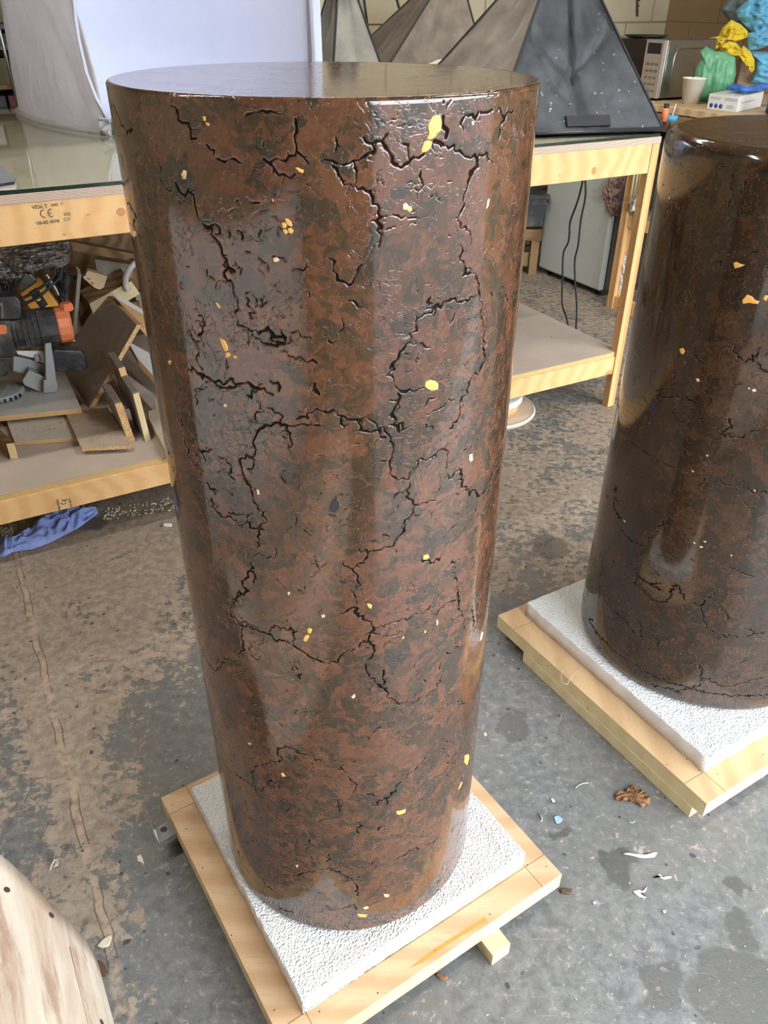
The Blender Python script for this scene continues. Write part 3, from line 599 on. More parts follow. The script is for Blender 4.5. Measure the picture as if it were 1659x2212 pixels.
def cut(C, R, zb, zt, cracks, th, zz, nfine, seed, arc, zlim, wscale):
    rg = np.random.default_rng(seed); S = th*R
    D = np.zeros((len(zz), len(th)), np.float32)
    def seg(a, b, w0, w1, amp=1.0):
        m = max(w0, w1)*1.5
        i0, i1 = np.searchsorted(zz, [min(a[1], b[1])-m, max(a[1], b[1])+m]); j0, j1 = np.searchsorted(S, [min(a[0], b[0])-m, max(a[0], b[0])+m])
        if i1 <= i0 or j1 <= j0: return
        X = S[j0:j1][None, :]-a[0]; Y = zz[i0:i1][:, None]-a[1]; dx, dy = b[0]-a[0], b[1]-a[1]; L2 = dx*dx+dy*dy+1e-12
        t = np.clip((X*dx+Y*dy)/L2, 0, 1); d = np.sqrt((X-t*dx)**2+(Y-t*dy)**2); w = w0+(w1-w0)*t
        v = np.clip(1.15-d/w, 0, 1)*amp*min(1.0, .45+.55*(w0+w1)/.0030)
        np.maximum(D[i0:i1, j0:j1], v, out=D[i0:i1, j0:j1])
    def path(pts, w, rough=.0021, branch=.36, amp=1.0, step=.0036):
        P = []
        for a, b in zip(pts[:-1], pts[1:]):
            a = np.array(a); b = np.array(b); L = np.linalg.norm(b-a); n = max(1, int(L/step)); nn = np.array([-(b-a)[1], (b-a)[0]])/(L+1e-9)
            for k in range(n): P.append(a+(b-a)*k/n+(nn*rg.normal()*rough if k else 0))
        P.append(np.array(pts[-1])); w0 = w*rg.uniform(.6, 1.3)
        for a, b in zip(P[:-1], P[1:]):
            w1 = w*rg.choice([.6, .8, 1.0, 1.3, 1.8], p=[.2, .3, .25, .17, .08])
            seg(a, b, w0, w1, amp); w0 = w1
            if rg.random() < branch:
                ang = math.atan2(b[1]-a[1], b[0]-a[0])+rg.choice([-1, 1])*rg.uniform(.6, 1.5); q = b; ww = w*.55
                for _ in range(rg.integers(1, 4)):
                    q2 = q+np.array([math.cos(ang), math.sin(ang)])*rg.uniform(.0025, .006); seg(q, q2, ww, ww*.6, amp); q = q2; ww *= .7; ang += rg.normal()*.6
    for w, px in cracks:
        pts = []
        for x, y in px:
            h = hit(x, y, C, R)
            if h is not None and h[0][2] > zb: pts.append((h[1]*R, h[0][2]))
        if len(pts) > 1: path(pts, w*wscale)
    for k in range(nfine):                            # short hairline cracks between the big ones
        p = np.array([rg.uniform(arc[0]*R, arc[1]*R), rg.uniform(*zlim)]); ang = rg.uniform(0, 6.28); pts = [p]
        for _ in range(rg.integers(2, 6)):
            ang += rg.normal()*.9; p = p+np.array([math.cos(ang), math.sin(ang)])*rg.uniform(.003, .008); pts.append(p)
        path(pts, wscale*rg.uniform(.55, 1.15), .001, .3, rg.uniform(.5, .95))
    return D
def pedestal(name, label, C, R, zb, zt, rt, rb, arc, cell, cracks, nfine, seed, mat, wscale):
    C = np.array(C); n0 = int((arc[1]-arc[0])*R/cell); th = np.concatenate([np.linspace(arc[0], arc[1], n0, endpoint=False), np.linspace(arc[1], arc[0]+2*math.pi, 50, endpoint=False)])
    zz = np.arange(zb+rb, zt-rt+1e-6, cell)
    D = cut(C, R, zb, zt, cracks, th, zz, nfine, seed, arc, (zb+.02, zt-.02), wscale)
    rag = vnoise(D.shape, (len(zz)//4, len(th)//4), seed)+vnoise(D.shape, (len(zz)//11, len(th)//11), seed+5); D = D*np.clip(.98+.75*rag, .35, 1.3).astype(np.float32); D = np.clip(D, 0, 1)
    K = 7; a = np.linspace(0, math.pi/2, K)
    prof = []                                         # (inset, z) rows
    for t in a[::-1][:-1]: prof.append((rb*(1-math.cos(t)), zb+rb-rb*math.sin(t)))
    nb_ = len(prof)
    prof += [(0.0, z) for z in zz]
    for t in a[1:]: prof.append((rt*(1-math.cos(t)), zt-rt+rt*math.sin(t)))
    prof = np.array(prof); nr, nc = len(prof), len(th)
    DD = np.zeros((nr, nc), np.float32); DD[nb_:nb_+len(zz)] = D
    sm = DD*DD*(3-2*DD)
    rr = R-prof[:, 0][:, None]-sm*sm*.0018
    rr = rr + (.0006*np.sin(3*th+seed)[None, :]*np.cos(prof[:, 1]*7)[:, None])*(prof[:, 0][:, None] < 1e-6)
    X = rr*np.cos(th)[None, :]; Y = rr*np.sin(th)[None, :]; Z = np.repeat((prof[:, 1]-zb)[:, None], nc, 1)
    V = np.stack([X, Y, Z], -1).reshape(-1, 3)
    i = np.arange(nr-1)[:, None]*nc; j = np.arange(nc)[None, :]; j2 = (j+1) % nc
    Q = np.stack([i+j, i+j2, i+nc+j2, i+nc+j], -1).reshape(-1, 4)
    # caps: rings to the centre
    rad_t = R-rt; rings = [.97, .8, .5, .2]; Vc = []; Qc = []; base = len(V); prev = (nr-1)*nc
    for k in rings:
        Vc.append(np.stack([k*rad_t*np.cos(th), k*rad_t*np.sin(th), np.full(nc, zt-zb)], -1)); cur = base
        Qc.append(np.stack([prev+np.arange(nc), prev+(np.arange(nc)+1) % nc, cur+(np.arange(nc)+1) % nc, cur+np.arange(nc)], -1)); prev = cur; base += nc
    V = np.concatenate([V]+Vc+[np.array([[0, 0, zt-zb], [0, 0, 0]])]); ct, cb = len(V)-2, len(V)-1
    Q = np.concatenate([Q]+Qc)
    T = np.stack([prev+np.arange(nc), prev+(np.arange(nc)+1) % nc, np.full(nc, ct)], -1); Tb = np.stack([(np.arange(nc)+1) % nc, np.arange(nc), np.full(nc, cb)], -1)
    T = np.concatenate([T, Tb])
    me = bpy.data.meshes.new(name); me.vertices.add(len(V)); me.vertices.foreach_set('co', V.astype(np.float32).ravel())
    me.loops.add(Q.size+T.size); me.loops.foreach_set('vertex_index', np.concatenate([Q.ravel(), T.ravel()]).astype(np.int32))
    me.polygons.add(len(Q)+len(T)); st = np.concatenate([np.arange(len(Q))*4, Q.size+np.arange(len(T))*3]).astype(np.int32)
    me.polygons.foreach_set('loop_start', st); me.polygons.foreach_set('use_smooth', np.ones(len(st), bool))
    me.update(calc_edges=True); me.validate()
    at_ = me.attributes.new('crack', 'FLOAT', 'POINT'); arr = np.zeros(len(V), np.float32); arr[:nr*nc] = DD.ravel(); at_.data.foreach_set('value', arr)
    me.materials.append(mat)
    root = thing(name, (C[0], C[1], zb), label, 'pedestal')
    o = bpy.data.objects.new('stone_body', me); COL.objects.link(o); o.parent = root
    return root
C1, R1, ZB, ZT1 = (-.0668, .9992), .235, .120, 1.424
C2, R2, ZT2 = (.8132, 1.5726), .2943, 1.296
ped1 = pedestal('stone_pedestal', 'tall mottled brown and rust stone cylinder with sharp top rim, standing in the centre', C1, R1, ZB, ZT1, .0045, .012, (-math.pi*1.02, math.pi*.06), .00112, CRK, 2300, 3, M['stone1'], .00058)
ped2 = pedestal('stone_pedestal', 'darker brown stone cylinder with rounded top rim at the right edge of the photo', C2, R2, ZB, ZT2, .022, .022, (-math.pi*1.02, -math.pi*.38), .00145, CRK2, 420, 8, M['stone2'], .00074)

def inclusion(ped, C, R, px, mat, name='inclusion', label=None, proud=.0007, kids=None):
    """a patch let into the stone: outline given in pixels, laid on the cylinder"""
    pts = [hit(x, y, C, R) for x, y in px]; pts = [p for p in pts if p is not None]
    S = np.array([(p[1]*R, p[0][2]) for p in pts]); c = S.mean(0)
    mb = MB(); rings = []
    rg = random.Random(int(px[0][0]*7+px[0][1]))
    E = []
    for a, b in zip(S, np.roll(S, -1, 0)):
        E.append(a); E.append((a+b)/2+np.array([rg.uniform(-1, 1), rg.uniform(-1, 1)])*.04*np.linalg.norm(b-a))
    E = np.array(E)
    def P(s, rr): t = s[0]/R; return (C[0]+rr*math.cos(t), C[1]+rr*math.sin(t), s[1])
    for k, h in ((1.0, -.0012), (1.0, proud*.6), (.9, proud), (.5, proud), (.05, proud)):
        rings.append([P(c+(e-c)*k, R+h) for e in E])
    mb.grid(np.array(rings), closed=True)
    o = mb.build(name, mat, ped); 
    if label: o['label'] = label
    return o
def zz_(ox, oy, k, s): return [(ox+float(p.split(',')[0])/k, oy+float(p.split(',')[1])/k) for p in s.split()]
A_ = (230, 200, 3.53); B_ = (700, 200, 3.53); Cc_ = (300, 780, 3.95); Dd_ = (700, 780, 3.95); E_ = (400, 1280, 4.609); F_ = (720, 1280, 4.609); G_ = (440, 1740, 2.676)
for org, s, mt in [
 (B_, '830,175 885,170 895,230 890,290 860,310 840,345 800,360 780,350 800,310 790,240', 'gold'),
 (B_, '760,375 790,362 820,370 815,420 780,450 745,460 738,435', 'gold'),
 (A_, '735,180 755,180 760,215 740,215', 'gold'), (A_, '755,225 785,235 785,252 765,252', 'gold'),
 (A_, '590,590 610,600 605,660 580,660 572,620', 'goldpale'), (A_, '1435,570 1460,568 1508,590 1500,615 1470,605', 'gold'),
 (A_, '1362,960 1385,958 1412,985 1420,1015 1400,1022 1370,1000', 'gold'), (A_, '1335,995 1355,985 1375,1005 1372,1030 1345,1035', 'gold'), (A_, '1380,1035 1410,1030 1430,1050 1415,1075 1390,1070', 'gold'), (A_, '1345,1040 1368,1040 1385,1062 1370,1085 1348,1060', 'gold'),
 (A_, '1268,1262 1300,1255 1322,1275 1300,1292 1275,1290', 'goldpale'), (A_, '1260,812 1280,812 1272,835', 'gold'),
 (A_, '862,1872 900,1890 920,1925 928,1965 905,1975 880,1930', 'gold'), (A_, '905,1985 935,1980 950,2005 925,2022 908,2015', 'gold'), (A_, '965,2005 990,2008 995,2030 980,2025', 'gold'),
 (A_, '832,1600 850,1605 872,1640 855,1645', 'gold'), (A_, '470,2045 495,2045 485,2075', 'gold'), (A_, '205,1055 230,1060 228,1095 205,1105', 'goldpale'),
 (B_, '600,850 625,840 645,865 630,895 600,890', 'goldpale'), (B_, '635,865 665,865 672,895 650,915 630,895', 'gold'),
 (B_, '1245,820 1260,810 1250,870 1230,890', 'goldpale'), (B_, '1120,220 1142,215 1140,248 1122,245', 'goldpale'),
 (Dd_, '865,175 905,158 950,170 975,195 970,240 915,253 880,235 857,215', 'gold'), (Dd_, '1240,800 1265,790 1270,840 1250,860 1236,840', 'goldpale'),
 (Dd_, '845,1660 885,1648 900,1670 875,1692 842,1690', 'gold'), (Cc_, '720,365 745,365 750,390 730,392', 'goldpale'), (Cc_, '1005,1095 1020,1100 1028,1135 1015,1140', 'goldpale'),
 (Cc_, '1268,1972 1290,1970 1285,1995 1272,1995', 'goldpale'),
 (E_, '1215,360 1245,352 1265,375 1250,405 1222,400', 'gold'), (E_, '1190,430 1220,420 1235,440 1205,488 1175,478', 'gold'), (E_, '1352,222 1385,220 1392,240 1365,252', 'goldpale'), (E_, '955,1798 975,1792 1000,1830 965,1830', 'goldpale'),
 (F_, '332,115 355,112 385,125 378,160 350,150', 'gold'), (F_, '178,1035 210,1010 220,1035 195,1057', 'goldpale'), (F_, '1022,290 1035,265 1042,300 1030,332', 'goldpale'), (F_, '1480,395 1492,392 1478,460 1455,485 1470,430', 'goldpale'),
 (F_, '1312,1625 1345,1610 1352,1650 1330,1720 1305,1690', 'gold'), (F_, '625,2175 660,2172 720,2155 715,2190 660,2212 630,2205', 'gold'), (F_, '1245,1960 1275,1895 1285,1885 1262,1940', 'gold'),
 (G_, '885,625 925,630 945,632 935,645 900,643', 'gold'), (G_, '1040,512 1072,515 1070,527 1050,530', 'goldpale'), (G_, '920,590 945,582 955,592 930,600', 'goldpale'), (G_, '532,342 548,340 545,356 535,358', 'goldpale'),
 (F_, '905,380 922,378 920,400 905,402', 'goldpale'), (F_, '680,455 700,432 706,440 690,462', 'goldpale'), (E_, '625,1495 650,1500 652,1515 635,1510', 'goldpale')]:
    inclusion(ped1, C1, R1, zz_(*org, s), M[mt])
inclusion(ped1, C1, R1, zz_(*B_, '105,545 150,565 200,545 222,532 228,560 218,610 232,650 235,712 200,680 165,640 120,590'), M['fill'], 'filler_patch', 'pale grey filler in a wide crack', -.0004)
inclusion(ped1, C1, R1, zz_(*Dd_, '75,1185 105,1178 130,1200 130,1250 100,1290 60,1285 45,1240'), M['blackin'], 'inclusion', 'blue-black inclusion', .0002)
H_ = (1230, 240, 2.911); I_ = (1230, 900, 3.16)
for org, s, mt in [(H_, '1030,955 1050,948 1082,962 1105,968 1070,982 1040,990', 'gold'), (H_, '1085,1190 1120,1152 1150,1165 1165,1185 1195,1195 1185,1213 1130,1205 1090,1212', 'gold'), (H_, '1215,1180 1235,1155 1249,1160 1240,1195', 'gold'),
 (H_, '692,1495 715,1488 727,1510 715,1530 697,1518', 'gold'), (H_, '795,1680 815,1682 820,1698 805,1702', 'goldpale'), (H_, '1145,1750 1170,1745 1175,1762 1155,1765', 'goldpale'), (H_, '1120,1740 1135,1738 1138,1750', 'goldpale'), (H_, '622,545 638,535 632,558', 'goldpale'),
 (I_, '845,855 860,862 855,870', 'goldpale'), (I_, '885,885 905,885 912,892 895,895', 'goldpale'), (I_, '912,850 935,850 930,860', 'goldpale'), (I_, '832,362 850,372 845,382', 'goldpale'), (I_, '930,262 950,262 945,275', 'goldpale'), (I_, '1257,498 1270,500 1268,512', 'goldpale'), (I_, '365,702 385,712 380,724', 'goldpale'), (I_, '1100,945 1112,945 1108,955', 'goldpale')]:
    inclusion(ped2, C2, R2, zz_(*org, s), M[mt])

# ---------------------------------------------------------------- foam slabs, plywood bases, bearers
def rquad(z, *pts): return [np.array([p[0], p[1], z]) for p in pts]
def foam(name, label, L, F, d2, z0, z1, seed, bevs):
    L = np.array(L); F = np.array(F); d2 = np.array(d2); n = 46; rg = np.random.default_rng(seed); mb = MB()
    c = [L, F, F+d2, L+d2]; cen = sum(c)/4; ring = []
    for a, b in zip(c, c[1:]+c[:1]):
        nn = np.array([(b-a)[1], -(b-a)[0]]); nn = nn/np.linalg.norm(nn); nn = nn if nn@((a+b)/2-cen) > 0 else -nn
        for k in range(n): ring.append(a+(b-a)*k/n+nn*rg.normal()*.0007)
    rows = []
    for z, o in ((z0, 0), ((z0+z1)/2, .0003), (z1-.002, 0), (z1, -.002)):
        rows.append([np.array([p[0]+(cen[0]-p[0])*(-o)*3, p[1]+(cen[1]-p[1])*(-o)*3, z+(rg.normal()*.0004 if z == z1 else 0)]) for p in ring])
    mb.grid(np.array(rows), mi=0, smooth=True, closed=True)
    k = len(mb.v); N = len(ring)
    for fct in (.96, .0):
        pass
    top = [k-N+i for i in range(N)]; mb.f.append(top); mb.m.append(1); mb.sm.append(False)
    mb.f.append([k-4*N+i for i in reversed(range(N))]); mb.m.append(0); mb.sm.append(False)
    o = mb.build(name, [M['foamcut'] if bevs else M['foam'], M['foam']]); tag(o, label, 'foam slab'); return o
f1L, f1F, f1R = np.array([-.397, 1.067]), np.array([-.1297, .6517]), np.array([.2755, .9237])
foam('polystyrene_slab', 'white beaded polystyrene slab under the central brown pedestal', f1L, f1F, f1R-f1F, .0752, ZB, 1, False)
foam('polystyrene_slab', 'white polystyrene slab with crumbly cut edge under the darker right pedestal', (.3884, 1.6761), (.7025, 1.1487), (.5274, .3141), .0752, ZB, 2, True)

def plybase(label, L, F, d2, z1, thick, facem, edgem, lines):
    L = np.array(L); F = np.array(F); d2 = np.array(d2); root = thing('plywood_base', (*(L+F+d2)/2, z1-thick), label, 'plywood board')
    c = [L, F, F+d2, L+d2]; e1 = (L-F)/np.linalg.norm(L-F); e2 = d2/np.linalg.norm(d2)
    MB().hexa(rquad(z1-.009, *c), rquad(z1, *c), 0, 1, 0).build('top_panel', [edgem, facem], root, bevel=.0008)
    # edging battens below the panel
    w = .045; S1 = np.linalg.norm(L-F); S2 = np.linalg.norm(d2)
    for a, da, db, la in ((F, e1, e2, S1), (F+d2, e1, -e2, S1)):
        MB().hexa(rquad(z1-thick, a, a+da*la, a+da*la+db*w, a+db*w), rquad(z1-.0092, a, a+da*la, a+da*la+db*w, a+db*w)).build('edge_batten', M['pineblk'], root, bevel=.0008)
    for a, db in ((F+e2*w, e1), (L+e2*w, -e1)):
        la = S2-2*w; MB().hexa(rquad(z1-thick, a, a+e2*la, a+e2*la+db*w, a+db*w), rquad(z1-.0092, a, a+e2*la, a+e2*la+db*w, a+db*w)).build('edge_batten', M['pineblk'], root, bevel=.0008)
    for (a, b) in lines:                              # pencil lines ruled parallel to the edges
        a = F+e1*a[0]+e2*a[1]; b = F+e1*b[0]+e2*b[1]; d = (b-a)/np.linalg.norm(b-a); n = np.array([-d[1], d[0]])*.0005
        MB().hexa(rquad(z1-.0002, a-n, b-n, b+n, a+n), rquad(z1+.00015, a-n, b-n, b+n, a+n)).build('pencil_line', M['pencil'], root)
    return root, e1, e2
b1L, b1F, b1R = np.array([-.4682, 1.0768]), np.array([-.1445, .5838]), np.array([.3485, .9076])
base1, e1, e2 = plybase('plywood base with screws, orange stain and ruled lines under the central pedestal', b1L, b1F, b1R-b1F, .0752, .0418, M['plyface'], M['plyedge1'],
   [((0, .055), (.59, .055)), ((.05, 0), (.05, .59)), ((.54, 0), (.54, .59)), ((0, .54), (.59, .54))])
base2, g1, g2 = plybase('plywood base on timber bearers under the darker right pedestal', (.3145, 1.6742), (.6835, 1.0684), (.606, .369), .0752, .0418, M['plyface2'], M['plyedge1'],
   [((0, .06), (.09, .06)), ((.06, 0), (.06, .12)), ((.64, 0), (.64, .1))])
# screws set in the boards
def screw(parent, p): MB().lathe([(0, .0003), (.0011, .0003), (.0014, 0), (.0014, -.001)], p, 10).build('screw', M['graphite'], parent)
for px, py in ((372, 1738), (402, 1790), (438, 1875), (500, 2020), (520, 2105), (548, 2170), (592, 2182), (940, 2053), (1058, 1975), (1139, 1868), (1180, 1872), (816, 2145), (690, 2185)):
    q = at(px, py, .0752)
    screw(base1, q)
for px, py in ((1183, 1438), (1270, 1530), (1440, 1652), (1483, 1640), (1510, 1665), (1550, 1672), (1648, 1630)):
    screw(base2, at(px, py, .0752))
# orange wedge stain outlined on the first board
st = [at(x, y, .0752) for x, y in ((883, 2092), (935, 2052), (985, 2020), (1048, 1980), (1055, 1998), (1048, 1992), (1000, 2020), (950, 2052), (915, 2078))]
MB().prism([p+np.array([0, 0, .0002]) for p in st], (0, 0, -.0003)).build('stain', plain('orange_stain', (206, 140, 62), .5, .12, 120), base1)
# bearers
def bar_on(name, a, d, L, w, z0, z1, mats, label, cat, group=None, ends=True):
    a = np.array(a, float); d = np.array(d, float); d /= np.linalg.norm(d); n = np.array([-d[1], d[0]])
    c = [a, a+d*L, a+d*L+n*w, a+n*w]; mb = MB().hexa(rquad(z0, *c), rquad(z1, *c))
    return one(name, mb, mats, label, cat, group, bevel=.001)
q = at(1103, 2038, .0334)[:2]; bar_on('timber_bearer', q, -(b1F-b1L), .62, .042, 0, .0334, M['pineblk'], 'short pale timber bearer sticking out below the front right of the central plywood base', 'timber', 'bearers under the plywood bases')
q2 = b1L+(b1F-b1L)*.05+(b1R-b1F)*.1; bar_on('timber_bearer', q2+(b1F-b1L)*.0, (b1F-b1L), .5, .042, 0, .0334, M['pineblk'], 'timber bearer hidden under the left half of the central plywood base', 'timber', 'bearers under the plywood bases')
q = np.array([.6685, 1.0903]); d = q-np.array([.3744, 1.5742]); bar_on('timber_bearer', np.array([.3744, 1.5742]), d, np.linalg.norm(d), .07, 0, .0334, M['pineblk'], 'long timber bearer along the left side of the right plywood base', 'timber', 'bearers under the plywood bases')
bar_on('timber_bearer', np.array([.3744, 1.5742])+np.array(g2)*.54, d, np.linalg.norm(d), .07, 0, .0334, M['pineblk'], 'far timber bearer hidden under the right side of the right plywood base', 'timber', 'bearers under the plywood bases')
# zinc angle bracket beside the first board
br = thing('angle_bracket', at(350, 1800, .045), 'zinc angle bracket with one hole sticking out left of the central plywood base', 'bracket')
zc = .050; P = [at(337, 1792, zc), at(368, 1768, zc), at(382, 1800, zc), at(345, 1823, zc)]
MB().prism([p+np.array([0, 0, .0015]) for p in P], (0, 0, -.002)).build('plate', M['zinc'], br)
h_ = at(354, 1793, zc); MB().lathe([(.0001, .0004), (.0045, .0004), (.0065, .0008), (.0065, 0)], h_+np.array([0, 0, .0015]), 16).build('screw_hole', M['graphite'], br)
a = at(337, 1792, zc); b = at(345, 1823, zc); up = .030; out = np.array([-.006, 0, up])
MB().hexa([a, b, b+np.array([-.0015, 0, 0]), a+np.array([-.0015, 0, 0])], [a+out, b+out, b+out+np.array([-.0015, 0, 0]), a+out+np.array([-.0015, 0, 0])]).build('flange', M['zinc'], br)
# loose thread over the second base
tp = [at(x, y, z) for x, y, z in ((1222, 1440, .079), (1213, 1452, .082), (1212, 1466, .085), (1217, 1477, .082), (1226, 1478, .084), (1232, 1466, .084), (1240, 1455, .082), (1256, 1444, .079))]
one('thread', MB().tube(tp, .0006, 6), M['paleflake'], 'loose curled white thread lying over the left edge of the right plywood base', 'thread')

# ---------------------------------------------------------------- pale tube shell lying at lower left
def tubeshell():
    r, zc, w0 = .25, .25, -.30536
    uu = U2*1.0; 
    u30 = np.array([math.cos(math.pi/6), .5]); v30 = np.array([-.5, math.cos(math.pi/6)])
    ang = np.radians(np.linspace(-90, 270, 97)[:-1]); tA = [-90, -45, 0, 15, 30, 45, 60, 75, 90, 120, 180, 225, 270]; tT = [.86, .80, .783, .789, .815, .883, .95, 1.0, 1.03, 1.05, 1.03, .95, .86]
    root = thing('tube_shell', (w0*u30[0], w0*u30[1], 0), 'pale marbled tube lying on the floor in the lower left corner', 'tube')
    def P(a, t, rr): x = w0*u30+t*v30+rr*math.cos(a)*u30; return (x[0], x[1], zc+rr*math.sin(a))
    mb = MB(); rows = []
    T = [np.interp(math.degrees(a), tA, tT) for a in ang]
    for k in range(40):
        f_ = k/39; rows.append([P(a, -.6+(t+.6)*f_, r) for a, t in zip(ang, T)])
    rows.append([P(a, t+.0005, r-.002) for a, t in zip(ang, T)]); rows.append([P(a, t-.0005, r-.006) for a, t in zip(ang, T)])
    rows.append([P(a, -.6, r-.006) for a, t in zip(ang, T)])
    mb.grid(np.array(rows), closed=True); mb.build('shell', M['tube'], root)
    # seam line along the tube and bolt holes near the end
    a0 = math.radians(27); MB().tube([P(a0+.02*math.sin(5*k/19), -.55+1.30*k/19, r) for k in range(20)], .0009, 6).build('seam', plain('brown_seam', (176, 140, 112), .6), root)
    def hole(px, py):
        # intersect ray with tube
        d3 = ray(px, py); o = np.array([0-w0*1.0, HC-zc]); 
        dU = d3[0]*u30[0]+d3[1]*u30[1]; dz = d3[2]; A = dU*dU+dz*dz; B = o[0]*dU+o[1]*dz; Cc = o@o-r*r; t = (-B-math.sqrt(B*B-A*Cc))/A
        p = CAM+d3*t; n = np.array([(o[0]+dU*t)*u30[0], (o[0]+dU*t)*u30[1], o[1]+dz*t]); n /= np.linalg.norm(n)
        MB().lathe([(0.0001, .0006), (.0038, .0006), (.0048, .0004), (.0048, -.002)], p, 14, axis=n).build('bolt_hole', M['darkgap'], root)
    for px, py in ((15, 1922), (111, 1977), (220, 2209)): hole(px, py)
tubeshell()

# ---------------------------------------------------------------- the long workbench
ZT_, ZPB, ZBB, ZL, ZLB = 1.077, 1.055, .954, .250, .154
bench = thing('workbench', W(-1.3, .8, 0), 'long pine workbench with glass covered top and a low shelf, behind the central pedestal', 'workbench')
BU0, BU1, BD = -2.75, .022, 1.95
MB().hexa([W(BU0, 0, ZPB), W(BU1, 0, ZPB), W(BU1, BD, ZPB), W(BU0, BD, ZPB)], [W(BU0, 0, ZT_), W(BU1, 0, ZT_), W(BU1, BD, ZT_), W(BU0, BD, ZT_)], 0, 1, 0).build('top_panel', [M['plyedgeP'], M['glassbot']], bench)
def ubar(name, U0, U1, V0, V1, z0, z1, mat, parent, **k):
    return MB().hexa([W(U0, V0, z0), W(U1, V0, z0), W(U1, V1, z0), W(U0, V1, z0)], [W(U0, V0, z1), W(U1, V0, z1), W(U1, V1, z1), W(U0, V1, z1)]).build(name, mat, parent, **k)
def rotmat(src, name):                                # pine grain follows the bench direction
    return src
ubar('front_beam', BU0, -.0165, .002, .046, ZBB, ZPB-.0005, M['beam'], bench, bevel=.002)
ubar('back_beam', BU0, .022, BD-.05, BD-.005, ZBB, ZPB-.0005, M['beam'], bench, bevel=.002)
ubar('side_beam', -.024, .020, .08, BD-.06, ZBB, ZPB-.0005, M['beam'], bench, bevel=.002)
MB().hexa([W(BU0, .012, ZL-.018), W(BU1, .012, ZL-.018), W(BU1, 1.15, ZL-.018), W(BU0, 1.15, ZL-.018)], [W(BU0, .012, ZL), W(BU1, .012, ZL), W(BU1, 1.15, ZL), W(BU0, 1.15, ZL)], 0, 1, 0).build('shelf_panel', [plyedge('shelf_ply_edge', (216, 186, 132), (182, 148, 98), .232, .006), plain('dusty_shelf_face', (188, 174, 160), .75, .2, 7, .25, .001)], bench)
ubar('shelf_beam', BU0, -.0165, .005, .048, ZLB, ZL-.0185, M['beam'], bench, bevel=.002)
ubar('leg', -.016, .022, .0, .036, 0, ZPB-.001, M['beamY'], bench, bevel=.002)
ubar('leg', -.024, .022, BD-.14, BD-.055, 0, ZPB-.001, M['beamY'], bench, bevel=.002)
ubar('leg', BU0+.02, BU0+.066, .05, .12, 0, ZPB-.001, M['beamY'], bench, bevel=.002)
ubar('leg', BU0+.02, BU0+.066, BD-.14, BD-.055, 0, ZPB-.001, M['beamY'], bench, bevel=.002)
# ink stamps on the two beams
def stamp(txt, px, py, size, rot=0.0, V=0.0015, name='ink_stamp', sx=1.0):
    p = atv(px, py, V); cu = bpy.data.curves.new('stamp', 'FONT'); cu.body = txt; cu.size = size; cu.extrude = .0002; cu.offset = .0004
    t = bpy.data.objects.new('stamp', cu); COL.objects.link(t); dg = bpy.context.evaluated_depsgraph_get(); me = bpy.data.meshes.new_from_object(t.evaluated_get(dg)); bpy.data.objects.remove(t)
    me.materials.clear(); me.materials.append(M['ink']); me.name = name
    o = bpy.data.objects.new(name, me); COL.objects.link(o); o.parent = bench
    R = Matrix(((U2[0], 0, V2[0]*-1), (U2[1], 0, -V2[1]), (0, 1, 0)))
    o.matrix_local = Matrix.Translation(Vector(p)-Vector(bench.location)) @ R.to_4x4() @ Matrix.Rotation(rot, 4, 'Z') @ Matrix.Diagonal((sx, 1, 1, 1))
    return o
stamp('VIDA T', 70, 452, .0125, sx=.95); stamp('0402  16', 111, 446, .0095, sx=.92); stamp('DG', 138, 466, .0105, sx=1.1); stamp('C16', 138, 477.5, .0105, sx=1.1); stamp('GS-BS 4978', 78, 485.5, .0105, sx=1.15)
def arc_stamp(px, py, r, bar, ang=0.0, V=.0012):
    c = atv(px, py, V); e = np.array([U2[0], U2[1], 0]); z = np.array([0, 0, 1.0]); ca, sa = math.cos(ang), math.sin(ang); ex = e*ca+z*sa; ey = -e*sa+z*ca
    pts = [c+ex*r*math.cos(t)+ey*r*math.sin(t) for t in np.linspace(math.pi*.5, math.pi*1.5, 13)]
    mb = MB()
    def strip(P, w):
        for a, b in zip(P[:-1], P[1:]):
            d = (b-a)/np.linalg.norm(b-a); n = np.cross(d, [V2[0], V2[1], 0])*w; off = np.array([V2[0], V2[1], 0])*.0006
            mb.hexa([a-n+off, b-n+off, b+n+off, a+n+off], [a-n, b-n, b+n, a+n])
    strip(pts, .0016)
    if bar: strip([c-ex*r, c-ex*r*.1], .0013)
    mb.build('ink_stamp', M['ink'], bench)
arc_stamp(96, 461.5, .0095, False); arc_stamp(112, 460, .0095, True)
arc_stamp(137, 1085, .007, False, math.pi/2*0+1.45, .004); arc_stamp(139, 1078, .007, True, 1.45, .004)
stamp('0402 VIDA', 132, 1104, .0095, math.pi/2-.02, .004); stamp('GS-BS 4978', 158, 1101, .009, math.pi/2-.02, .004)
# knots as dark ovals pressed in the front beam (part of the timber figure)
for px, py, rx, rz in ((261, 458, .012, .011), (139, 507, .004, .003), (1283, 369, .011, .013), (1209, 380, .003, .003), (1170, 330, .003, .003)):
    c = atv(px, py, .0018); e = np.array([U2[0], U2[1], 0]); mb = MB(); z = np.array([0, 0, 1.0]); nv = np.array([V2[0], V2[1], 0])
    mb.prism([c+e*rx*math.cos(t)+z*rz*math.sin(t)-nv*.0003 for t in np.linspace(0, 2*math.pi, 17)[:-1]], nv*.002); mb.build('knot', plain('knot_wood', (184, 128, 80), .5, .25, 160), bench)

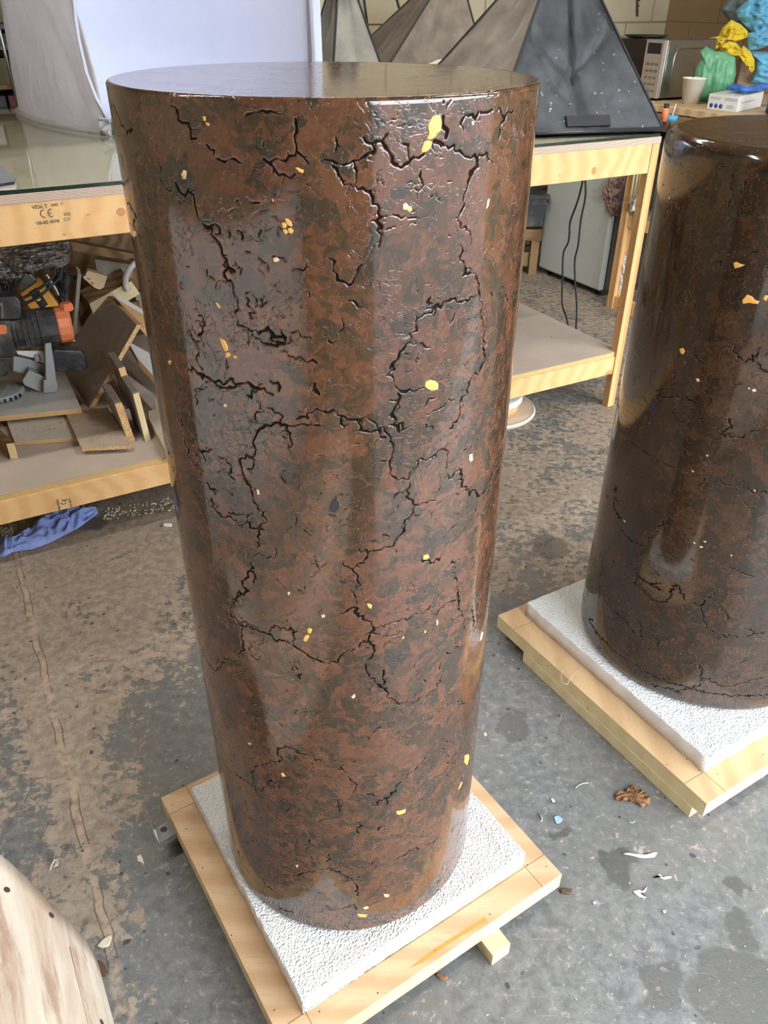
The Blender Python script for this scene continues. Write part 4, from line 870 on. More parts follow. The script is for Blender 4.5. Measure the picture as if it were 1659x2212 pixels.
# glass sheet over the bench top
g = MB(); b0 = [W(BU0, .004, ZT_+.0004), W(BU1-.004, .004, ZT_+.0004), W(BU1-.004, BD-.02, ZT_+.0004), W(BU0, BD-.02, ZT_+.0004)]
g.hexa(b0, [p+np.array([0, 0, .0098]) for p in b0], 0, 0, 1)
one('glass_sheet', g, [M['glass'], M['glassedge']], 'thick clear glass sheet with dark green edge lying on the long workbench', 'glass')
ZG = ZT_+.0103

# ---------------------------------------------------------------- photography tent (left) on the glass
def tent():
    root = thing('photo_tent', W(-1.4, 1.3, ZG), 'white fabric photography tent with a bright curved backdrop on the glass, left of the softboxes', 'photo tent')
    zt = 2.15; A0 = uv(at(243, 293, ZG)); A1 = uv(at(42, 242, ZG)); Uf, Vf = A0; Ub, Vb = A1
    ru_ = uv(atv(697, 132, Vf))[0]
    # outer left side wall: bowed sheet from back corner to front corner, with deep irregular wrinkles
    n, m_ = 90, 110; P = np.zeros((n, m_, 3)); nz = vnoise((n, m_), (5, 7), 4)*.028+vnoise((n, m_), (7, 22), 5)*.010+vnoise((n, m_), (14, 44), 6)*.004
    for i in range(n):
        h = i/(n-1); z = ZG+.002+h*(zt-ZG)
        for j in range(m_):
            s_ = j/(m_-1); U = Ub+(Uf-Ub)*s_; V = Vb+(Vf-Vb)*s_
            bow = .07*math.sin(math.pi*s_)**.7*(1-.35*h)+.12*h*(.5-abs(s_-.5))*0; lean = +.05*h*(1-s_)-.13*h**.8*s_
            fall = nz[i, j]*min(1, h*8+.25)
            p = W(U-bow+lean+fall, V-.02*math.sin(math.pi*s_)*(1), z); P[i, j] = p
    MB().grid(P).build('side_wall', M['tent'], root, solid=.002)
    # front opening: the edge sweeps from the upright frame down to a low lip
    e = []
    for x, y in ((160, 0), (163, 40), (170, 86), (186, 156), (207, 211), (238, 263)): e.append(atv(x, y, Vf-.01))
    e += [W(uv(at(262, 284, ZG+.055))[0]+.0, Vf-.01, ZG+.055), W(Uf+.16, Vf-.01, ZG+.035), W(Uf+.4, Vf-.01, ZG+.03), W(ru_-.02, Vf-.01, ZG+.03)]
    top = e[0]+(e[0]-e[1])*6; e = [top]+e; base = []
    side = []
    for p in e:
        U, V = uv(p); side.append(W(U, Vf-.012, p[2]))
    fl = []
    for k, p in enumerate(side):                      # strip of fabric between edge and the wall/base
        U, _ = uv(p); h = (p[2]-ZG)/(zt-ZG); U0 = Uf-.13*max(h, 0)**.8
        q = W(min(U0, U-.004), Vf-.004, p[2]) if p[2] > ZG+.06 else W(U, Vf-.004, ZG+.002)
        fl.append(q)
    MB().grid(np.array([side, [(a+b)/2 for a, b in zip(side, fl)], fl])).build('front_lip', M['tent'], root, solid=.002)
    MB().tube(side, .006, 8).build('edge_trim', M['sweep'], root)
    # right upright of the front frame
    r0 = atv(697, 132, Vf); 
    ru = uv(r0)[0]; wid = .034
    MB().hexa([W(ru-wid, Vf-.01, ZG), W(ru, Vf-.01, ZG), W(ru, Vf+.02, ZG), W(ru-wid, Vf+.02, ZG)], [W(ru-wid-.012, Vf-.01, zt), W(ru-.012, Vf-.01, zt), W(ru-.012, Vf+.02, zt), W(ru-wid-.012, Vf+.02, zt)]).build('front_upright', M['sweep'], root, bevel=.006)
    # right side wall
    P = np.array([[W(ru-.004-.012*h, Vf+.02+(Vb-Vf)*s_, ZG+.002+h*(zt-ZG)) for s_ in np.linspace(0, 1, 8)] for h in np.linspace(0, 1, 8)]); MB().grid(P).build('side_wall', M['tent'], root, solid=.002)
    # inner backdrop: floor, curve, back
    n = 60; path = []
    for t in np.linspace(0, 1, n):
        if t < .35: path.append((Vf+.03+(t/.35)*.45, ZG+.004))
        elif t < .6: a = (t-.35)/.25*math.pi/2; path.append((Vf+.48+.30*math.sin(a), ZG+.004+.30*(1-math.cos(a))))
        else: path.append((Vf+.78, ZG+.304+(t-.6)/.4*(zt-ZG-.31)))
    Uc = np.linspace(Uf+.012, ru-wid+.002, 60); nz = vnoise((n, 60), (26, 4), 9)*.012
    edge = np.minimum(1, np.minimum(np.arange(60), np.arange(60)[::-1])/9.0); edg = 1-edge
    P = np.array([[W(Uc[j]-.10*((path[i][1]-ZG)/(zt-ZG))*(1-j/59), (Vf+.03)+(path[i][0]-Vf-.03)*(1-.96*(j/59)**2.5)-nz[i, j]*(.15+edg[j]), path[i][1]+(nz[i, j]*.4*edg[j] if i < 20 else 0)) for j in range(60)] for i in range(n)])
    MB().grid(P).build('backdrop', M['sweep'], root, solid=.0015)
    # base hem and diffuse roof panel
    hem = [W(Ub+(Uf-Ub)*s_-.07*math.sin(math.pi*s_)**.7-.004, Vb+(Vf-Vb)*s_-.02*math.sin(math.pi*s_)-.004, ZG+.010) for s_ in np.linspace(0, 1, 30)]
    MB().tube(hem, .010, 10).build('base_hem', M['tent'], root)
    MB().hexa([W(Ub-.2, Vf, zt), W(ru, Vf, zt), W(ru, Vb, zt), W(Ub-.2, Vb, zt)], [W(Ub-.2, Vf, zt+.01), W(ru, Vf, zt+.01), W(ru, Vb, zt+.01), W(Ub-.2, Vb, zt+.01)]).build('roof_panel', M['tent'], root)
    ll = bpy.data.lights.new('tent_fill_light', 'AREA'); ll.shape = 'RECTANGLE'; ll.size = .7; ll.size_y = .5; ll.energy = 7; ll.color = (.80, .87, 1.0)  # unseen area light added inside the tent to brighten fabric and backdrop
    lo = bpy.data.objects.new('tent_fill_light', ll); COL.objects.link(lo); lo.parent = root; lp = W((Uf+ru)/2-.1, Vf+.35, zt-.03); lo.location = Vector(lp)-Vector(root.location)
tent()

# ---------------------------------------------------------------- softboxes standing face down
def softbox(label, base, apex, mats, seed, sag=.03, lip=.03, name='softbox', z0=None, group=None, patch=False):
    """base: four corners (front left, front right, back right, back left); apex point; faces sag inward and crease"""
    base = [np.array(b) for b in base]; apex = np.array(apex); cen = sum(base)/4; root = thing(name, cen, label, 'softbox', group)
    ring = .12; faces = ('front_face', 'side_face', 'back_face', 'side_face')
    for k in range(4):
        a, b = base[k], base[(k+1) % 4]; n = 44; P = np.zeros((n, n, 3)); nn = np.cross(b-a, apex-a); nn /= np.linalg.norm(nn)
        if nn@((a+b)/2-cen) < 0: nn = -nn
        nz = vnoise((n, n), (3, 4), seed+k)*.05+vnoise((n, n), (7, 9), seed+9+k)*.018+np.abs(vnoise((n, n), (5, 6), seed+20+k))*-.03
        for i in range(n):
            h = i/(n-1)
            for j in range(n):
                s_ = j/(n-1); w = (1-h*(1-ring)); L_ = a+(cen*0+apex-a)*h*(1-ring); R_ = b+(apex-b)*h*(1-ring)
                p = L_+(R_-L_)*s_; e = math.sin(math.pi*s_)**.6*math.sin(math.pi*min(1, h*1.02))**.5; cz = (-.016*math.exp(-((s_-.54+.02*math.sin(h*5))/.022)**2)-.012*math.exp(-((s_*.8+h*.9-.55)/.03)**2)-.012*math.exp(-((h-.35+.5*(s_-.5)*(1 if s_ < .54 else -1))/.03)**2)) if (patch and k == 0) else 0.0
                P[i, j] = p+nn*(e*(nz[i, j]-sag+cz*2.2)*min(1.0, np.linalg.norm(b-a)/.75)**1.5)
        mt = mats[k]; MB().grid(P).build(faces[k], mt, root, solid=.0012)
        q0, q1 = a+np.array([0, 0, lip]), a+(apex-a)*(1-ring)
        MB().tube([a+(apex-a)*t*(1-ring)+nn*0 for t in np.linspace(0, 1, 12)], .0045, 7).build('piping', M['piping'], root)
    rim = base+[base[0]]; MB().tube([p+np.array([0, 0, .004]) for p in rim], .008, 8).build('rim', M['graphite'], root)
    MB().lathe([(.0, .05), (.05, .05), (.07, .0), (.075, -.03)], apex-(apex-cen)*ring*.9, 20, axis=(apex-cen)).build('speed_ring', M['graphite'], root)
    if patch:
        e = (base[1]-base[0])/np.linalg.norm(base[1]-base[0]); nf = np.cross(e, apex-base[0]); nf /= np.linalg.norm(nf); nf = nf if nf[1] < 0 else -nf; upv = np.cross(nf, e); upv = upv if upv[2] > 0 else -upv
        c = base[0]+e*.43*np.linalg.norm(base[1]-base[0])+upv*.022-nf*.0
        MB().hexa([c+nf*.004, c+e*.17+nf*.004, c+e*.17-nf*.01, c-nf*.01], [c+upv*.038+nf*.002, c+upv*.038+e*.17+nf*.002, c+upv*.038+e*.17-nf*.012, c+upv*.038-nf*.012]).build('label_pocket', M['piping'], root)
    return root
fl = at(1062, 293, ZG+.006); fr = at(1434, 281, ZG+.006); ufl, vfl = uv(fl); ufr, vfr = uv(fr); dep = (ufr-ufl)*1.0
ap = atv(1221, -165, (vfl+vfr)/2+dep*.5)
softbox('large slate fabric softbox with paint flecks on the right end of the workbench', [fl, fr, W(ufr+.0, vfr+dep, ZG+.006), W(ufl-.03, vfl+dep, ZG+.006)], ap, [M['slate'], M['slate'], M['slate'], M['taupe']], 31, .028, patch=True)  # left face coloured a lighter grey-brown for the light falling on it
V0 = 1.36
ap = atv(985, -95, V0+.32); bl = atv(790, 150, V0)
ub = uv(bl)[0]
softbox('dark brown softbox behind the big slate softbox, over a cream cloth', [W(ub, V0, ZG+.006), W(ub+.72, V0, ZG+.006), W(ub+.72, V0+.58, ZG+.006), W(ub, V0+.58, ZG+.006)], ap, [M['taupe'], M['taupe'], M['dkbrown'], M['dkbrown']], 57, .02)
V0 = .93; ap = atv(735, -110, V0+.2); br_ = atv(860, 155, V0); ub = uv(br_)[0]; TR = uv(atv(697, 132, .88))[0]+.05
softbox('pale grey softbox partly hidden behind the right edge of the white tent', [W(TR, V0, ZG+.006), W(ub, V0, ZG+.006), W(ub, V0+.36, ZG+.006), W(TR, V0+.36, ZG+.006)], ap, [M['greyf'], M['greyf'], M['greyf'], M['greyf']], 71, .012)
# light grey panel of the neighbour's loose flap

# cloth in a low rumpled roll
def cloth_blob(name, pts, r, mat, label, cat, seed=1, flat=.6, nr=28, rough=.35, freq=(6, 9), group=None, parent=None, kind=None):
    """crumpled cloth: a swept tube whose radius is broken by ridged noise; pts centre line"""
    pts = [np.array(p, float) for p in pts]; rs = r if hasattr(r, '__len__') else [r]*len(pts); n = 56
    t = np.linspace(0, len(pts)-1, n); C_ = np.array([[np.interp(x, range(len(pts)), [p[k] for p in pts]) for k in range(3)] for x in t]); rr = np.interp(t, range(len(pts)), rs)
    nz = 1-2*np.abs(vnoise((n, nr+1), (freq[0]*2, freq[1]), seed))+vnoise((n, nr+1), (freq[0]*4, freq[1]*2), seed+1)*.6-.8; nz[:, -1] = nz[:, 0]
    P = np.zeros((n, nr, 3))
    for i in range(n):
        d = C_[min(i+1, n-1)]-C_[max(i-1, 0)]; d /= np.linalg.norm(d)+1e-9; a = np.cross(d, [0, 0, 1.0]); a /= np.linalg.norm(a)+1e-9; b = np.cross(a, d)
        endf = min(1, (min(i, n-1-i)+.3)/5.0)**.5
        for j in range(nr):
            th = 2*math.pi*j/nr; q = rr[i]*endf*(1+rough*nz[i, j]); P[i, j] = C_[i]+a*q*math.cos(th)+b*q*flat*math.sin(th)
    mb = MB().grid(P, closed=True)
    zmin = P[:, :, 2].min()
    if parent is not None: return mb.build(name, mat, parent)
    return one(name, mb, mat, label, cat, group, kind)
def rest(o, z):                                       # drop an object so its lowest point sits on z
    zs = [(o.matrix_basis @ v.co).z for v in o.data.vertices]; o.location.z += z-min(zs)+.0002; return o
# black felt pad with clear plastic under it on the glass, left margin
z = ZG; bp = [at(x, y, z+.012) for x, y in ((-30, 352), (0, 357), (14, 368), (34, 385), (30, 392), (0, 397), (-60, 402), (-80, 370))]
one('felt_pad', MB().prism(bp, (0, 0, -.006)), M['blackcl'], 'black felt pad on clear plastic at the left end of the glass', 'pad')
bp = [at(x, y, z+.005) for x, y in ((-60, 380), (30, 386), (36, 398), (34, 406), (-20, 409), (-80, 410))]
one('plastic_sheet', MB().prism(bp, (0, 0, -.004)), M['clearpl'], 'folded clear plastic under the black felt pad', 'plastic')

# ---------------------------------------------------------------- generic builders for things set up from pixels
def hdir(base): n = np.array([base[0], base[1], 0.0]); return n/np.linalg.norm(n)      # horizontal direction from the camera to a place
def ext(mb, px, base, depth, off=0.0, mi=0, mt=None, ms=None):                          # outline in an upright plane at base, given thickness away from the camera
    d = hdir(base); b = np.array(base)+d*off; P = [lift(x, y, b) for x, y in px]
    A = sum((P[i][0]*P[(i+1) % len(P)][2]-P[(i+1) % len(P)][0]*P[i][2]) for i in range(len(P)))
    if A < 0: P = P[::-1]
    return mb.prism(P, d*depth, mi, mt, ms)
def slab(z, px, th, edge, face, name='board', label=None, cat='board', group=None, parent=None):
    P = [at(x, y, z) for x, y in px]
    A = sum(P[i][0]*P[(i+1) % len(P)][1]-P[(i+1) % len(P)][0]*P[i][1] for i in range(len(P)))
    if A < 0: P = P[::-1]
    mb = MB().prism(P, (0, 0, -th), 0, 1, 0)
    if parent is not None: return mb.build(name, [edge, face], parent)
    return one(name, mb, [edge, face], label, cat, group, bevel=.0008)
def puff(name, px, base, thick, mat, label=None, cat=None, seed=1, amp=.35, freq=(5, 5), group=None, parent=None, back=.5, rings=26, sub=6, off=0.0):
    """soft crumpled thing: outline from pixels at its own distance, swelling to real thickness"""
    d = hdir(base); b = np.array(base)+d*off; E = []
    for (x0, y0), (x1, y1) in zip(px, px[1:]+px[:1]):
        for k in range(sub): E.append((x0+(x1-x0)*k/sub, y0+(y1-y0)*k/sub))
    P = np.array([lift(x, y, b) for x, y in E]); c = P.mean(0); n = len(P)
    ks = np.sin(np.linspace(math.pi/2, 0, rings)); N = 70; nz = (1-2.2*np.abs(vnoise((N, N), (freq[0]*2, freq[1]*2), seed)))*.7+vnoise((N, N), (freq[0]*5, freq[1]*5), seed+1)*.5
    ext_ = np.abs(P-c).max(0)+1e-6; e = np.array([-d[1], d[0], 0])
    rx = max(abs((P-c)@e).max(), 1e-6); rz = ext_[2]
    def row(k, sgn, th):
        out = []
        for p in P:
            q = c+(p-c)*k; u_ = ((q-c)@e)/rx*.5+.5; v_ = (q[2]-c[2])/rz*.5+.5
            s_ = nz[int(np.clip(v_*(N-1), 0, N-1)), int(np.clip(u_*(N-1), 0, N-1))]
            h = th*math.sqrt(max(0, 1-k**2.6))*(1+amp*2.2*(s_-.35)); out.append(q+d*sgn*h)
        return out
    rows = [row(k, -1, thick) for k in ks[::-1]]+[row(k, 1, thick*back) for k in ks[1:]]
    mb = MB().grid(np.array(rows), closed=True)
    if parent is not None: return mb.build(name, mat, parent)
    return one(name, mb, mat, label, cat, group)

rest(puff('cloth', [(846, 142), (880, 134), (915, 136), (945, 122), (975, 118), (1000, 108), (1030, 105), (1042, 120), (1062, 150), (1060, 222), (950, 228), (862, 224)], W(-.3, 1.02, 1.2), .055, M['creamf'], 'cream cloth bunched between the dark brown and slate softboxes', 'cloth', 5, .45, (3, 7)), ZG)

# ---------------------------------------------------------------- unseen white sheet added left of the camera for the stone's pale stripe
a, b = np.array([-1.45, .90]), np.array([-.42, -.85]); n = np.array([(b-a)[1], -(b-a)[0]]); n = -n/np.linalg.norm(n)*.10
one('added_white_sheet', MB().hexa(rquad(0, a, b, b-n, a-n), rquad(1.05, a, b, b-n, a-n)), plain('bright_white_sheet', (242, 242, 240), .6, .02, 5), 'white sheet added out of frame to mirror as a pale stripe in the central pedestal', 'reflector sheet')

# ---------------------------------------------------------------- low shelf: offcuts
BG = 'board offcuts on the low bench shelf'
slab(.264, [(12, 903), (150, 888), (178, 945), (31, 955)], .013, M['mdf'], M['whitespeck'], label='spotted white board lying under the mitre saw board', group=BG)
slab(.2785, [(140, 888), (232, 880), (285, 962), (176, 968)], .0125, M['chip'], M['tanspeck'], label='stained tan chipboard piece lying nearest the shelf edge', group=BG)
slab(.298, [(-90, 800), (140, 803), (175, 882), (-80, 908)], .018, M['mdf'], M['white'], label='clean white board that the mitre saw stands on', group=BG)
b1, b2 = at(193, 882, .251), at(128, 785, .251); t1 = atv(296, 703, uv(b1)[1]+.12); t2 = t1+(b2-b1)*.93
off = np.array([U2[0], U2[1], -.15])*.018
P = [b1, b2, t2, t1]; mb = MB(); mb.prism(P[::-1], off, 0, 1, 0); rest(one('board', mb, [M['chip'], M['greyb']], 'large grey chipboard panel leaning diagonally behind the mitre saw', 'board', BG), .2505)
def stand(bl, br, topy, L, edge, side, label, V=None, z=.2505, lean=0.0, tilt=0.0):
    p1, p2 = at(*bl, z), at(*br, z); zt = lift(bl[0], topy, p1)[2]
    v = np.array([V2[0], V2[1], 0])*L+np.array([U2[0], U2[1], 0])*tilt; up = np.array([U2[0]*lean, U2[1]*lean, zt-z]); w = p2-p1
    mb = MB(); mb.hexa([p1, p2, p2+v, p1+v], [p1+up, p2+up, p2+up+v, p1+up+v], 0)
    # front end lit edge material on the first side face, others grey
    for i in range(len(mb.m)): mb.m[i] = 1
    mb.m[2] = 0
    return one('board', mb, [edge, side], label, 'board', BG, bevel=.0006)
stand((278, 958), (293, 954), 868, .17, M['chip'], M['mdff'], 'short board on edge just right of the leaning grey panel', lean=-.02)
stand((268, 935), (281, 932), 862, .16, M['mdf'], M['mdff'], 'board on edge tucked behind the short chipboard one', lean=-.02)
stand((314, 955), (326, 950), 848, .16, M['pineblk'], M['mdff'], 'narrow pale board on edge nearest the central pedestal', lean=-.012)
stand((285, 885), (298, 880), 792, .16, M['mdf'], M['mdff'], 'taller board on edge behind the row of short ones', lean=-.02)
stand((23, 992), (40, 990), 957, .26, M['pineend'], M['dkwood'], 'dusty timber offcut on edge at the far left of the shelf', tilt=-.06)
slab(.285, [(320, 888), (352, 880), (420, 965), (360, 978), (322, 905)], .0345, M['tanspeck'], M['tanspeck'], label='thick stained offcut lying at the shelf edge behind the central pedestal', group=BG)
def quad3(P, off, mats, label, **k):
    return one('board', MB().prism(P, off, 0, 1, 0), mats, label, 'board', BG, **k)
Vv = .80
quad3([atv(239, 628, Vv+.16), atv(296, 702, Vv-.08), atv(352, 768, Vv-.12), atv(345, 690, Vv+.12)], np.array([U2[0]*.010, U2[1]*.010, -.016]), [M['mdf'], M['white']], 'white faced board slanting down behind the leaning grey panel')
quad3([atv(276, 737, Vv-.14), atv(297, 774, Vv-.26), atv(352, 835, Vv-.36), atv(345, 775, Vv-.14)], np.array([V2[0]*-.004, V2[1]*-.004, -.030]), [M['mdf'], M['white']], 'white topped board with orange cut edge sloping towards the central pedestal')
quad3([atv(262, 800, Vv-.22), atv(300, 850, Vv-.36), atv(345, 905, Vv-.55), atv(330, 850, Vv-.36)], np.array([0, 0, -.012]), [M['mdf'], M['mdff']], 'grey dusty board wedged low beside the central pedestal')
# upright thin board and dark timber block
def extone(name, px, base, depth, mats, label, cat, group=None, **k): return one(name, ext(MB(), px, base, depth, **k), mats, label, cat, group)
bb = atv(166, 745, 1.03)
one('board', ext(MB(), [(168, 588), (176, 594), (164, 735), (156, 735)], bb, .09, 0, 1, 0, 1), [M['mdff'], M['tanspeck']], 'thin upright board with pale edge behind the orange saw knob', 'board', BG)
bb = atv(148, 745, 1.13)
one('board', ext(MB(), [(146, 598), (166, 602), (157, 726), (138, 726)], bb, .10), M['greyb'], 'dark grey upright board left of the thin pale edged one', 'board', BG)
bb = atv(250, 650, 1.0); mb = MB(); d = hdir(bb)
Pq = [lift(x, y, bb) for x, y in ((193, 656), (283, 607), (302, 634), (207, 694))]
mb.prism(Pq, d*.09+np.array([-U2[0]*.03, -U2[1]*.03, .03]), 0, 1, 0); one('timber_block', mb, [M['dkwood'], M['pineblk']], 'sawn timber block with its lit face coloured bright, lying behind the leaning panel', 'timber')  # lit face put in as paler wood than the shaded faces
bb = atv(200, 720, 1.14); one('timber_block', ext(MB(), [(170, 655), (262, 600), (268, 640), (195, 720), (175, 700)], bb, .08), M['dkwood'], 'dark dusty timber block below the bright faced one', 'timber')
bb = atv(200, 600, 1.05); rt = ext(MB(), [(179, 600), (190, 585), (232, 597), (222, 628), (205, 622)], bb, .04).build('timber_offcut', M['pineblk']); tag(rt, 'small pale offcut with red marks near the top of the pile', 'timber')
for pq in ([(188, 600), (196, 603), (195, 605), (187, 602)], [(197, 608), (203, 612), (201, 615), (196, 611)]): ext(MB(), pq, bb, .002, -.0015).build('red_mark', plain('red_ink', (200, 70, 40), .6), rt)
# rail, dark sheet added in place of the unlit room behind, more timber in the dark
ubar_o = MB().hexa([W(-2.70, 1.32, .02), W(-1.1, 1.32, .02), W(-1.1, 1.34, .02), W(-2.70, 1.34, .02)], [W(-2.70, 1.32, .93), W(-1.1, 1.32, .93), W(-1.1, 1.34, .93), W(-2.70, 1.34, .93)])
one('dark_backdrop', ubar_o, M['dkwood'], 'dark plywood sheet added behind the low shelf for the unlit room beyond', 'plywood sheet')
bb = atv(220, 545, 1.02); one('timber_batten', ext(MB(), [(152, 522), (330, 556), (330, 574), (158, 541)], bb, .04), M['dkwood'], 'long batten crossing high behind the shelf clutter', 'timber')
for k, (px, lb) in enumerate(((((180, 690), (215, 672), (228, 705), (196, 745)), 'dark wooden wedge left of the leaning panel'), (((292, 640), (330, 618), (335, 700), (305, 690)), 'dark block of wood beside the central pedestal'), (((262, 660), (300, 650), (318, 715), (290, 700)), 'shadowed offcut below the bright timber block'), (((205, 560), (290, 572), (285, 600), (210, 590)), 'brown plank end high in the dark pile'))):
    bb = atv(px[0][0], px[0][1], 1.08 if k != 3 else 1.10); one('timber_offcut', ext(MB(), list(px), bb, .06), M['dkwood'] if k % 2 == 0 else M['mdff'], lb, 'timber')
# pale flexible hose loop
bb = atv(290, 590, .95); cpt = [lift(300+34*math.cos(t)*.85, 606+40*math.sin(t)*-1, bb)+hdir(bb)*.02*math.sin(2*t) for t in np.linspace(math.radians(60), math.radians(215), 16)]
hs = thing('hose', cpt[0], 'white ribbed hose loop beside the central pedestal under the bench', 'hose'); MB().tube(cpt, [.011+.0018*(k % 2) for k in range(16)], 12).build('hose_wall', M['whitepl'], hs)

# ---------------------------------------------------------------- mitre saw
sb = at(112, 850, .2985); SAW = thing('mitre_saw', sb, 'dusty grey and black mitre saw with orange end cap on the low shelf at left', 'saw')
def se(name, px, depth, off, mat, bevel=.003, mi=0):
    o = ext(MB(), px, sb, depth, off).build(name, mat, SAW); 
    if bevel: bm_ = o.modifiers.new('bevel', 'BEVEL'); bm_.width = bevel; bm_.segments = 2; bm_.limit_method = 'ANGLE'
    return o
se('base_casting', [(48, 822), (62, 800), (98, 815), (96, 848), (88, 848), (52, 832)], .10, .03, M['castgrey'])
se('base_foot', [(94, 822), (122, 820), (125, 835), (121, 848), (94, 850)], .07, 0, M['castgrey'])
se('fence', [(97, 742), (110, 740), (119, 800), (121, 824), (99, 824)], .05, .002, M['castgrey'])
se('back_plate', [(28, 770), (70, 778), (98, 790), (99, 832), (50, 808), (28, 802)], .02, .07, M['castgrey'])
tb = lift(-5, 838, sb)+hdir(sb)*.06
trt = MB().lathe([(.0, .024), (.075, .024), (.082, .020), (.083, .002), (.0, .002)], [tb[0], tb[1], .2985], 48).build('turntable', M['castgrey'], SAW)
for k, t in enumerate(np.linspace(-1.9, -.3, 8)):
    c = np.array([tb[0]+.083*math.cos(t), tb[1]+.083*math.sin(t), .2985+.010]); MB().box(c, (.008, .008, .012), rz=t).build('detent_notch', M['black'], trt)
mot_c = lift(78, 718, sb)+hdir(sb)*.05; ex = np.cross(hdir(sb), [0, 0, 1]); ex = ex/np.linalg.norm(ex)
dist = np.linalg.norm((mot_c-CAM)@CF); mpp = dist/FPX
# motor: ribbed barrel with six flats
L1 = 46*mpp; prof = [(.0, -L1), (38*mpp, -L1), (40*mpp, -L1+.004)]
for k in range(5): prof += [(40*mpp, -L1+.01+k*.018), (38.5*mpp, -L1+.013+k*.018), (40*mpp, -L1+.016+k*.018)]
prof += [(39*mpp, L1-.002), (36*mpp, L1)]
motor = MB().lathe(prof, mot_c, 12, axis=ex, smooth=False).build('motor_housing', M['blackp'], SAW)
MB().lathe([(38*mpp, L1-.001), (39.5*mpp, L1+.004), (38*mpp, L1+24*mpp), (30*mpp, L1+29*mpp), (.0, L1+29*mpp)], mot_c, 14, axis=ex, smooth=False).build('orange_end_cap', M['orange'], SAW)
bc = lift(125, 732, sb)+hdir(sb)*.004; MB().lathe([(.0, .002), (.011, .002), (.013, .0), (.013, -.03)], bc, 24, axis=-hdir(sb)).build('brush_cap', M['black'], motor)
for pq in ([(125-8+16*k/12., 0) for k in range(0)],): pass
MB().lathe([(.0095, .0), (.0095, .0009), (.0103, .0009), (.0103, .0)], bc-hdir(sb)*.002, 24, axis=-hdir(sb)).build('ring_mark', M['steel'], motor)
se('top_housing', [(-40, 645), (34, 640), (45, 652), (46, 682), (40, 690), (-40, 692)], .07, -.01, M['blackp'], .006)
se('gear_housing', [(-40, 692), (34, 694), (34, 768), (28, 773), (-40, 770)], .09, .0, M['blackp'], .006)
se('lower_housing', [(-40, 770), (24, 772), (25, 800), (14, 812), (-8, 818), (-40, 820)], .08, .015, M['blackp'], .006)
se('trigger', [(-20, 702), (10, 702), (15, 708), (15, 720), (8, 723), (-20, 722)], .012, -.009, M['orange'], .002)
se('carry_handle', [(-40, 655), (6, 655), (8, 688), (4, 688), (3, 660), (-40, 660)], .004, -.0135, M['steel'], 0)
se('side_rail', [(98, 762), (118, 756), (174, 758), (188, 775), (190, 795), (182, 803), (118, 803), (112, 790), (98, 785)], .05, .045, M['blackp'], .005)
se('side_rail_ridge', [(110, 768), (175, 766), (176, 771), (111, 773)], .004, .0415, M['graphite'], 0)
kc = lift(146, 670, sb)+hdir(sb)*.04
MB().lathe([(.0, .0), (.019, .0), (.024, .005), (.0235, .020), (.017, .028), (.0, .029)], kc-np.array([0, 0, .014]), 8, smooth=False).build('orange_knob', M['orange'], SAW)
MB().tube([kc-np.array([0, 0, .014]), kc-np.array([0, 0, .05])-ex*.006], .006, 8).build('knob_stem', M['steel'], SAW)
bl = se('blade_guard', [(35, 758), (92, 758), (99, 776), (96, 790), (85, 772), (68, 772), (38, 765)], .003, .055, M['lampwhite'], 0)
MB().lathe([(.0, .006), (.009, .006), (.012, .0), (.012, -.02)], lift(82, 780, sb)+hdir(sb)*.06, 16, axis=(0, 0, 1)).build('clamp_socket', M['castgrey'], SAW)
MB().lathe([(.0, .0), (.008, .001), (.009, .004), (.0, .008)], lift(163, 747, sb)+hdir(sb)*.05, 12).build('locking_screw', M['steel'], SAW)

# ---------------------------------------------------------------- yellow tool, black hoses, chrome tool, bubble wrap
yb = atv(90, 690, .98); YT = thing('power_tool', [yb[0], yb[1], .2985], 'yellow power tool with black label lying behind the mitre saw', 'power tool')
ext(MB(), [(43, 634), (82, 607), (90, 612), (128, 662), (131, 690), (86, 692), (72, 678)], yb, .07).build('tool_body', M['yellow'], YT, bevel=.004)
ext(MB(), [(38, 624), (56, 585), (80, 606), (45, 632)], yb, .06, .005).build('silver_head', M['steel'], YT, bevel=.002)
ext(MB(), [(62, 632), (80, 621), (104, 658), (90, 668)], yb, .004, -.003).build('black_label', M['black'], YT)
ext(MB(), [(77, 645), (80, 641), (86, 642), (89, 647), (84, 651), (79, 650)], yb, .001, -.0042).build('label_mark', plain('lime_mark', (200, 200, 40), .5), YT)
def cord(name, px, V, r, mat, label, cat, rs=None, group=None):
    P = [atv(x, y, v) for (x, y), v in zip(px, V if hasattr(V, '__len__') else [V]*len(px))]; Q = []
    for i in range(len(P)-1):                         # Catmull-Rom
        p0, p1, p2, p3 = P[max(i-1, 0)], P[i], P[i+1], P[min(i+2, len(P)-1)]
        for t in np.linspace(0, 1, 7)[:-1]: Q.append(.5*((2*p1)+(-p0+p2)*t+(2*p0-5*p1+4*p2-p3)*t*t+(-p0+3*p1-3*p2+p3)*t**3))
    Q.append(P[-1]); return one(name, MB().tube(Q, r, 9), mat, label, cat, group)
HG = 'black hoses over the yellow power tool'
cord('hose', [(22, 655), (48, 645), (78, 628), (105, 608), (118, 590), (112, 572)], .88, .0055, M['blackp'], 'upper black hose crossing the yellow power tool', 'hose', group=HG)
cord('hose', [(25, 668), (55, 655), (85, 640), (112, 615), (128, 600), (135, 575)], .87, .0055, M['blackp'], 'lower black hose crossing the yellow power tool', 'hose', group=HG)
cord('hose', [(5, 648), (25, 620), (45, 592), (60, 575)], 1.0, .009, M['blackp'], 'thick black hose left of the yellow tool head', 'hose')
cord('hose', [(132, 568), (140, 590), (160, 600), (185, 590)], 1.05, .006, M['black'], 'thin black hose dropping at the right of the bubble wrap', 'hose')
